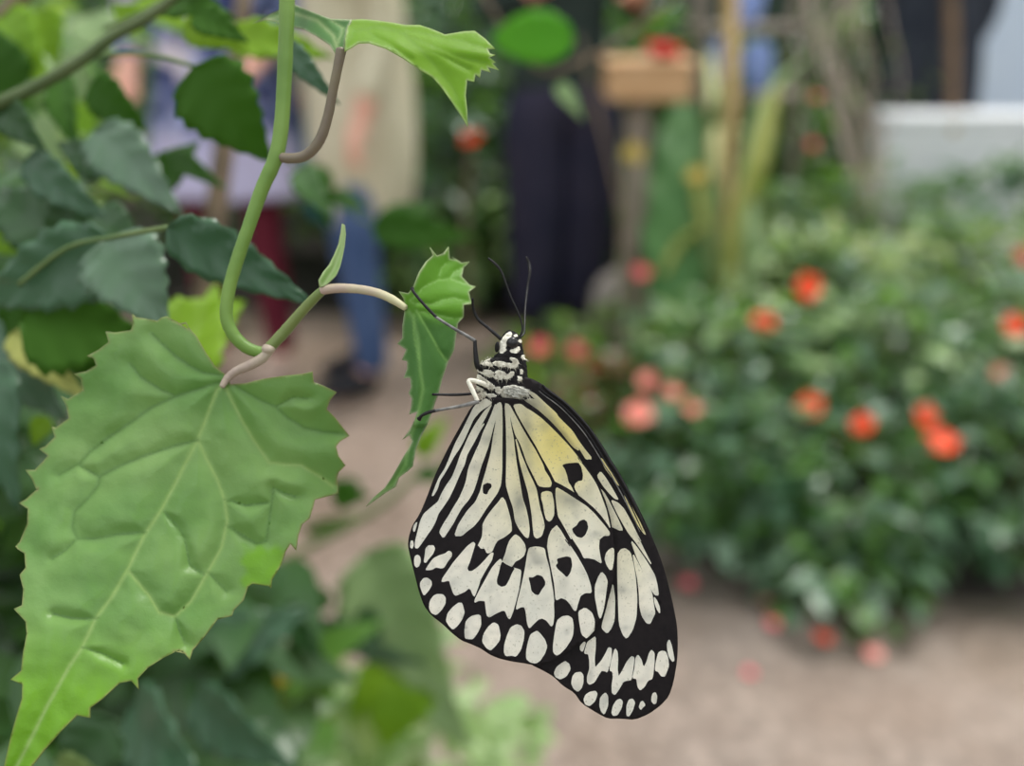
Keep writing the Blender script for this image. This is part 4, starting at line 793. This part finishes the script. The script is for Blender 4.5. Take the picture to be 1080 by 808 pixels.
def person(loc, rz, label, L_arm, R_arm, feet, top_m, leg_m, shoe_m, hair_m, coat=None, legr=1.0, grip=True, group=None):
    """faces local -Y; arms = (elbow, wrist); feet = ((x,y),(x,y))"""
    o = empty('person', loc, label, 'person', group); o.rotation_euler = (0, 0, rz)
    V = Vector; pts = []; ed = []
    def v(p, r, c=None):
        pts.append((V(p), r)); 
        if c is not None: ed.append((c, len(pts)-1))
        return len(pts)-1
    pel = v((0, 0, .95), (.15, .11)); s1 = v((0, 0, 1.12), (.125, .095), pel); ch = v((0, 0, 1.32), (.155, .11), s1); nb = v((0, 0, 1.45), (.075, .065), ch)
    nk = v((0, -.01, 1.52), .052, nb); hd = v((0, -.02, 1.60), (.072, .088), nk); ht = v((0, -.015, 1.68), (.07, .085), hd); v((0, -.01, 1.735), (.04, .05), ht)
    ns = v((0, -.105, 1.60), .014, hd); v((0, -.125, 1.59), .010, ns)
    arms = []
    for sx, (el, wr) in ((-1, R_arm), (1, L_arm)):
        sh = v((sx*.17, 0, 1.40), .058, ch); e = v(el, .042, sh); w = v(wr, .028, e)
        d = (V(wr)-V(el)).normalized(); sd = V((sx, 0, 0))-d*d.x*sx; sd = sd.normalized() if sd.length > .1 else V((0, 1, 0)); up = d.cross(sd)
        pm = v(V(wr)+d*.055, (.036, .020), w)
        for q, ln in ((-.028, .062), (-.009, .074), (.010, .070), (.029, .056)):
            f1 = v(V(wr)+d*.085+sd*q, .0095, pm); f2 = v(V(wr)+d*(.085+ln*.5)+sd*q-up*.012, .0088, f1); v(V(wr)+d*(.085+ln*.72)+sd*q-up*.036, .0078, f2)
        t1 = v(V(wr)+d*.035-sd*.038*sx-up*.01, .0115, w); t2 = v(V(wr)+d*.066-sd*.050*sx-up*.022, .010, t1); v(V(wr)+d*.088-sd*.046*sx-up*.036, .0085, t2)
        arms.append((V((sx*.17, 0, 1.40)), V(el), V(wr)))
    legs = []
    for sx, (fx, fy) in ((-1, feet[0]), (1, feet[1])):
        hp = v((sx*.09, 0, .88), .088, pel); kn = v((sx*.05+fx*.5, fy*.5-.03, .49), .056, hp); an = v((fx, fy+.02, .09), .036, kn); h2 = v((fx, fy-.05, .035), (.036, .028), an); v((fx, fy-.15, .028), (.036, .022), h2)
        legs.append((V((sx*.09, 0, .88)), V((sx*.05+fx*.5, fy*.5-.03, .49)), V((fx, fy+.02, .09))))
    skinmesh('body', pts, ed, SKIN, o)
    off = wloc(o)
    for sx in (-1, 1):
        ball('eye', off+V((sx*.032, -.098, 1.625)), .012, M_EYE, o, seg=10, rings=8); ball('ear', off+V((sx*.078, -.01, 1.60)), .026, SKIN, o, (.4, .7, 1.1), seg=10, rings=8)
    ball('mouth', off+V((0, -.104, 1.55)), .018, P_ROSE, o, (1.2, .3, .3), seg=10, rings=8)
    ball('hair', off+V((0, .012, 1.655)), .108, hair_m, o, (.9, 1.0, .98), seg=20, rings=14)
    # clothes
    p2 = [((0, 0, .93), (.155*legr, .12)), ((0, 0, 1.03), (.145*legr, .11))]; e2 = [(0, 1)]
    for a, k, n_ in legs:
        i = len(p2); p2 += [(a, .098*legr), (k, .072*legr), (V(n_)+V((0, 0, -.03)), .060*legr)]; e2 += [(0, i), (i, i+1), (i+1, i+2)]
    skinmesh('trousers' if legr >= 1 else 'leggings', [(V(a), b) for a, b in p2], e2, leg_m, o)
    p3 = [((0, 0, .86), (.19*max(1, legr*.8), .15)), ((0, 0, .98), (.185, .145)), ((0, 0, 1.15), (.15, .115)), ((0, 0, 1.32), (.175, .125)), ((0, 0, 1.44), (.09, .08))]; e3 = [(0, 1), (1, 2), (2, 3), (3, 4)]
    for s_, e_, w_ in arms:
        i = len(p3); p3 += [(s_, .072), (e_, .058), (e_.lerp(w_, .85), .045)]; e3 += [(3, i), (i, i+1), (i+1, i+2)]
    skinmesh('jacket', [(V(a), b) for a, b in p3], e3, top_m, o)
    for (fx, fy) in feet:
        vs = [(V((fx, fy+.045, .05)), (.042, .045)), (V((fx, fy-.03, .05)), (.045, .045)), (V((fx, fy-.11, .035)), (.046, .032)), (V((fx, fy-.17, .03)), (.036, .024))]
        skinmesh('shoe', vs, [(0, 1), (1, 2), (2, 3)], shoe_m, o)
    if coat: loft(*coat[:2], coat[2], o, wave=.05)
    return o
def cloth(n, a, b, s=6, r=.85): return mat(n, a, b, s, r, spec=.15, bmp=(90, .2, .002))
NAVY = cloth('trousers_navy', (.026, .026, .052), (.042, .038, .066)); JKT = cloth('jacket_dark', (.02, .032, .03), (.035, .05, .045)); BLKS = cloth('shoe_dark', (.02, .02, .025), (.03, .03, .035))
HAIR = mat('hair_brown', (.06, .035, .02), (.1, .06, .035), 40, .6); BURG = cloth('leggings_burgundy', (.10, .012, .025), (.14, .02, .035)); BEIGE = cloth('jacket_beige', (.55, .50, .36), (.64, .59, .45)); JEAN = cloth('jeans_blue', (.05, .085, .19), (.085, .13, .26), 9)
def pattern_mat():
    m, nt, o = nm('dress_pattern'); p = nt.nodes.new('ShaderNodeBsdfPrincipled'); p.inputs['Roughness'].default_value = .85
    c = mixc(nt, ramp(nt, noi(nt, 15, 2), .47, .60), (.03, .045, .15), (.28, .33, .58)); c = mixc(nt, ramp(nt, noi(nt, 9, 2), .56, .62), c, (.62, .55, .62))
    t = nt.nodes.new('ShaderNodeTexCoord'); s = nt.nodes.new('ShaderNodeSeparateXYZ'); lk(nt, t.outputs['Object'], s.inputs[0])
    c = mixc(nt, ramp(nt, s.outputs[2], .86, .78), c, (.50, .47, .68)); lk(nt, c, p.inputs['Base Color']); lk(nt, p.outputs[0], o.inputs[0]); return m
PAT = pattern_mat()
# person in dark trousers: standing, hands held in front of the waist
gC = gnd(588, 352); 
pC = person((gC.x, gC.y, 0), .12, 'person in dark navy trousers and dark jacket standing on the path, hands in front', ((.26, .02, 1.14), (.20, -.20, 1.21)), ((-.26, .02, 1.14), (-.10, -.20, 1.235)), ((-.09, -.01), (.085, .03)), JKT, NAVY, BLKS, HAIR, legr=1.6)
# person in patterned dress and burgundy leggings
gA = gnd(268, 392)
pA = person((gA.x, gA.y, 0), -.1, 'person in a blue and lilac patterned dress over burgundy leggings, behind the leaves', ((.25, .02, 1.15), (.16, -.16, 1.02)), ((-.26, .02, 1.15), (-.22, -.14, 1.0)), ((-.12, 0), (.11, -.02)), PAT, BURG, cloth('boot_beige', (.34, .24, .20), (.42, .31, .26)), HAIR,
            coat=('dress', [(0, 0, 1.36, .17, .125), (0, 0, 1.15, .165, .13), (0, 0, .98, .20, .15), (0, 0, .80, .235, .17), (0, 0, .62, .265, .19)], PAT), legr=.86)
gB = gnd(392, 402)
pB = person((gB.x, gB.y, 0), -1.1, 'person in a long beige jacket and blue jeans, one pink hand hanging at the side', ((.22, .04, 1.14), (.24, -.06, .90)), ((-.23, .0, 1.14), (-.235, -.12, .86)), ((-.09, .02), (.09, -.04)), BEIGE, JEAN, BLKS, HAIR,
            coat=('coat_skirt', [(0, 0, 1.36, .15, .12), (0, .01, 1.15, .165, .15), (0, .02, .95, .185, .165), (0, .02, .74, .185, .165), (0, .02, .60, .165, .145), (0, .02, .55, .13, .12)], BEIGE), legr=.95)
TEAL = cloth('bag_teal', (.02, .14, .20), (.035, .19, .25))
bg = empty('shoulder_bag', at(348, 150, 3.0), 'teal bag hanging between the patterned dress and the beige jacket', 'bag')
bc = at(347, 165, 3.02)
bb = mk('bag_body', *(lambda vf: vf)(tube_geo([bc+Vector((0, 0, z_)) for z_ in (-.20, -.17, -.05, .08, .18, .21)], [.05, .085, .095, .09, .07, .04], 20)), TEAL, bg)
tube('strap', [bc+Vector((-.05, 0, .18)), bc+Vector((-.05, .02, .40)), bc+Vector((0, .03, .52)), bc+Vector((.05, .02, .40)), bc+Vector((.05, 0, .18))], .010, TEAL, bg)
gD = Vector((1.98, 4.75, 0))
pD = person((gD.x, gD.y, 0), 2.9, 'person in a long dark grey coat standing behind the white wall at the right', ((.23, .0, 1.14), (.2, -.12, .95)), ((-.23, .0, 1.14), (-.2, -.12, .95)), ((-.1, 0), (.1, 0)), cloth('coat_charcoal', (.028, .032, .045), (.045, .05, .065)), NAVY, BLKS, HAIR,
            coat=('coat_skirt', [(0, 0, 1.38, .18, .13), (0, 0, 1.15, .20, .15), (0, 0, .9, .235, .17), (0, 0, .70, .25, .19), (0, 0, .56, .25, .19)], cloth('coat_charcoal_skirt', (.028, .032, .045), (.045, .05, .065))))
# ================================================================== SETTING
def boxgeo(x0, y0, z0, x1, y1, z1, bev=0):
    v = [Vector((x, y, z_)) for x in (x0, x1) for y in (y0, y1) for z_ in (z0, z1)]
    return v, [(0, 1, 3, 2), (4, 6, 7, 5), (0, 4, 5, 1), (2, 3, 7, 6), (0, 2, 6, 4), (1, 5, 7, 3)]
def box(name, a, b, m, parent=None, bev=.006):
    o = mk(name, *boxgeo(*a, *b), m, parent, smooth=False); o.modifiers.new('bevel', 'BEVEL').width = bev; return o
def floor_mat():
    m, nt, o = nm('path_paving'); p = nt.nodes.new('ShaderNodeBsdfPrincipled')
    c = mixc(nt, ramp(nt, noi(nt, 1.6, 4), .4, .6), (.14, .10, .075), (.215, .155, .12))
    c = mixc(nt, ramp(nt, noi(nt, 26, 3), .45, .62), c, (.27, .205, .165)); c = mixc(nt, ramp(nt, noi(nt, 60, 4), .5, .7), c, (.13, .10, .08))
    w = ramp(nt, noi(nt, 2.2, 3), .40, .62)
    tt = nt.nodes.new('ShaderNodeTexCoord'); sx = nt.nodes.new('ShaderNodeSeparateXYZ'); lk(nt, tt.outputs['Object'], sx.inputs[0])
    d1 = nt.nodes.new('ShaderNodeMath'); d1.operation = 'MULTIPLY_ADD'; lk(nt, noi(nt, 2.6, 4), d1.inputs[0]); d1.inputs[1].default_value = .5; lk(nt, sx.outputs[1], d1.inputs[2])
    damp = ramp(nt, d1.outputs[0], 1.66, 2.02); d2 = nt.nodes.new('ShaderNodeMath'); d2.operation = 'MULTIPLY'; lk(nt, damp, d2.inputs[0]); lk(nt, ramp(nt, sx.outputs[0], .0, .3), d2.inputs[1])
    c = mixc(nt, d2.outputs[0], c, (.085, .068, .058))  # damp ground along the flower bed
    lk(nt, c, p.inputs['Base Color'])
    r = nt.nodes.new('ShaderNodeMapRange'); r.inputs[3].default_value = .28; r.inputs[4].default_value = .75; lk(nt, w, r.inputs[0]); lk(nt, r.outputs[0], p.inputs['Roughness'])
    lk(nt, bump(nt, noi(nt, 45, 5), .5, .006), p.inputs['Normal']); lk(nt, p.outputs[0], o.inputs[0]); return m
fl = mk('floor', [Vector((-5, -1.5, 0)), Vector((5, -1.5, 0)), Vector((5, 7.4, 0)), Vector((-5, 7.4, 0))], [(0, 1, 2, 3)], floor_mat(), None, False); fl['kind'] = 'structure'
# soil bed under the bushes
SOIL = mat('soil_dark_shade', (.012, .009, .007), (.028, .021, .016), 14, .9, bmp=(30, .6, .02))  # soil colour blackened to deepen the shadow under the bushes
def mound(name, outline, h, label):
    vs, fs = [], []; cx = sum(p[0] for p in outline)/len(outline); cy = sum(p[1] for p in outline)/len(outline); o2 = chaikin(chaikin(outline)); n = len(o2); K = 5
    for j in range(K+1):
        f = 1-j/K*.9; z_ = h*(1-(1-j/K)**3)
        for x, y in o2: vs.append(Vector((cx+(x-cx)*f, cy+(y-cy)*f, z_+(.012*noise.noise(Vector((x*6, y*6, j))) if j else -.01))))
    for j in range(K):
        for k in range(n): a = j*n+k; b = j*n+(k+1) % n; fs.append((a, b, b+n, a+n))
    vs.append(Vector((cx, cy, h))); fs += [(K*n+k, K*n+(k+1) % n, len(vs)-1) for k in range(n)]
    return tag(mk(name, vs, fs, SOIL), label, 'soil', kind='structure')
mound('ground_bed_right', [(.16, 2.10), (.42, 1.80), (1.0, 1.66), (1.8, 1.70), (2.6, 2.1), (2.8, 4.2), (.7, 4.15), (.05, 3.2), (.05, 2.6)], .05, 'dark soil of the flower bed')
mound('ground_bed_back', [(-3.6, 3.75), (-1.5, 3.72), (-.3, 3.55), (.35, 3.6), (1.5, 4.25), (1.6, 5.9), (-3.7, 5.9)], .04, 'dark soil under the hedge')
# walls
WALL = mat('wall_pale_blue', (.62, .70, .84), (.68, .76, .88), 3, .7); WGRN = mat('wall_dim_green', (.035, .055, .04), (.05, .075, .055), 4, .9)
for nme, a, b, m in (('wall_back', (2.35, 6.2, 0), (4.8, 6.3, 3.0), WALL), ('wall_back_green', (-4.8, 6.2, 0), (2.35, 6.3, 3.0), WGRN)):
    w = box(nme, a, b, m); w['kind'] = 'structure'
lw = empty('low_wall', (2.1, 4.25, 0), 'low white wall in front of the person in the dark coat', 'wall'); lw['kind'] = 'structure'
WHT = mat('white_paint', (.72, .73, .76), (.80, .80, .82), 5, .6)
box('wall_body', (1.62, 4.22, 0), (3.4, 4.36, .66), WHT, lw, .01); box('coping', (1.62, 4.215, .66), (3.40, 4.37, .72), WHT, lw, .012)
post = pole('post', 'thin brown post standing before the dark coat', 'post', [(1004, 150, 4.2), (1004, 60, 4.2), (1002, -60, 4.2)], .028, mat('post_brown', (.10, .06, .03), (.16, .09, .045), 12, .7))
tp = at(1003, 135, 4.15)
tag(ball('finial', tp, .05, M_CANE, None, (.8, .8, 1.2)), 'small orange finial at the foot of the brown post', 'finial')
# wooden stand with tray
st = empty('wooden_stand', Vector((at(672, 100, 2.9).x, at(672, 100, 2.9).y, 0)), 'wooden feeding stand with a pale orange tray on a post, red flower on it', 'stand')
tc = at(682, 84, 2.9); WOOD = mat('wood_orange', (.55, .32, .16), (.66, .42, .24), 9, .6, bmp=(40, .2, .002)); WOOD2 = mat('wood_weathered', (.20, .16, .13), (.30, .25, .21), 12, .8)
box('tray', (tc.x-.125, tc.y-.10, tc.z-.055), (tc.x+.125, tc.y+.10, tc.z+.055), WOOD, st, .008)
box('tray_rim', (tc.x-.135, tc.y-.11, tc.z+.05), (tc.x+.135, tc.y+.11, tc.z+.062), WOOD, st, .004)
tube('pole', [(tc.x-.02, tc.y, 0), (tc.x-.02, tc.y, .4), (tc.x-.02, tc.y, tc.z-.05)], [.045, .042, .040], WOOD2, st, n=4, seg=14)
box('foot', (tc.x-.12, tc.y-.10, 0), (tc.x+.08, tc.y+.10, .04), WOOD2, st, .008)
c = at(698, 52, 2.85); o = empty('flower', c, 'large crimson flower lying on the wooden tray', 'flower')
PCR = mat('petal_crimson', (.55, .01, .02), (.70, .02, .04), 30, .5, .2, (.9, .03, .05))
for k in range(4): blossom('petals', c+rdir()*.008+Vector((0, 0, -.01)), .06-.008*k, PCR, o, Vector((0, -.35, 1))+rdir()*.3, 6, .4)
tag(ball('fruit_slice', at(712, 62, 2.82)-Vector((0, 0, .02)), .028, P_YEL, None, (1.3, .8, .5)), 'small orange-yellow fruit piece at the right end of the tray', 'fruit')
# blue glints behind the canes, stood in for by made-up glazed vessels
BLUE = mat('blue_glint_glaze', (.22, .32, .72), (.40, .50, .85), 14, .2)
for px, py, r, lb in ((760, 62, .06, 'blue glazed pot standing in for a blue glint behind the bamboo cane, left one'), (798, 70, .07, 'blue glazed pot standing in for a blue glint behind the bamboo cane, right one'), (790, 3, .06, 'blue glazed pot standing in for a blue glint behind the canes, cut by the top edge')):
    c = at(px, py, 4.0); e = empty('glint_pot', c-Vector((0, 0, r*1.6)), lb, 'glint_pot', 'blue pots standing in for glints behind the canes')
    prof = [(-1.6, .55), (-1.4, .72), (-.5, .95), (.4, 1.0), (.9, .85), (1.15, .92)]; mk('glint_pot_body', *tube_geo([c+Vector((0, 0, r*a)) for a, _ in prof], [r*b for _, b in prof], 24), BLUE, e)
sh = empty('plant_shelf', (at(782, 60, 4.0).x, at(782, 60, 4.0).y, 0), 'dark shelf stand carrying the blue pots added as glints behind the canes', 'shelf')
for py in (92, 22):
    c = at(782, py, 4.02); box('shelf_board', (c.x-.22, c.y-.14, c.z-.04), (c.x+.24, c.y+.14, c.z-.015), WOOD2, sh, .004)
c = at(782, 92, 4.02)
for sx in (-.20, .22):
    for sy in (-.12, .12): box('leg', (c.x+sx-.015, c.y+sy-.015, .0), (c.x+sx+.015, c.y+sy+.015, 1.25), WOOD2, sh, .003)
# fallen petals on the path
for px, py, r, m, lb in ((725, 618, .020, P_ROSE, 'fallen rose petal on the path beside the wing edge'), (806, 636, .016, P_PINK, 'fallen pale petal just in front of the bed'), (815, 660, .018, P_ROSE, 'fallen red petal below the pale one'), (868, 676, .020, P_RED, 'fallen red petal in the middle of the path'),
        (920, 692, .022, P_PINK, 'fallen pink petal farthest right on the path'), (790, 712, .014, P_ROSE, 'fallen dull petal lowest on the path'), (900, 640, .014, P_RED, 'fallen petal under the leafy tuft')):
    g = gnd(px, py); o = empty('petal', g, lb, 'petal', 'fallen petals on the path'); o2 = blossom('petal_blade', g+Vector((0, 0, .004)), r, m, o, Vector((.1, -.1, 1)), 4, .3)
# ------------------------------------------------------------------ light
w = bpy.data.worlds.new('world'); sc.world = w; w.use_nodes = True; nt = w.node_tree; nt.nodes.clear()
o = nt.nodes.new('ShaderNodeOutputWorld'); b = nt.nodes.new('ShaderNodeBackground'); t = nt.nodes.new('ShaderNodeTexCoord'); s = nt.nodes.new('ShaderNodeSeparateXYZ')
lk(nt, t.outputs['Generated'], s.inputs[0])
cc = mixc(nt, ramp(nt, s.outputs[2], -.05, .55), (.26, .28, .22), (.97, .99, 1.03))
nn = nt.nodes.new('ShaderNodeTexNoise'); nn.inputs['Scale'].default_value = 3.2; nn.inputs['Detail'].default_value = 3; lk(nt, t.outputs['Generated'], nn.inputs['Vector'])
roof = mixc(nt, ramp(nt, nn.outputs[0], .46, .54), (.22, .26, .17), (1.75, 1.82, 1.92))  # unseen overhead foliage and bright glass, made up to give leaves highlights
cc = mixc(nt, ramp(nt, s.outputs[2], .15, .35), cc, roof); lk(nt, cc, b.inputs[0]); b.inputs[1].default_value = 1.15; lk(nt, b.outputs[0], o.inputs[0])
def sun(name, d, e, ang, col):
    l = bpy.data.lights.new(name, 'SUN'); l.energy = e; l.angle = math.radians(ang); l.color = col
    ob = bpy.data.objects.new(name, l); C.objects.link(ob); ob.rotation_euler = Vector(d).to_track_quat('-Z', 'Y').to_euler(); return ob
sun('sun', (-.35, -.35, -1), 3.0, 18, (1, .97, .92))
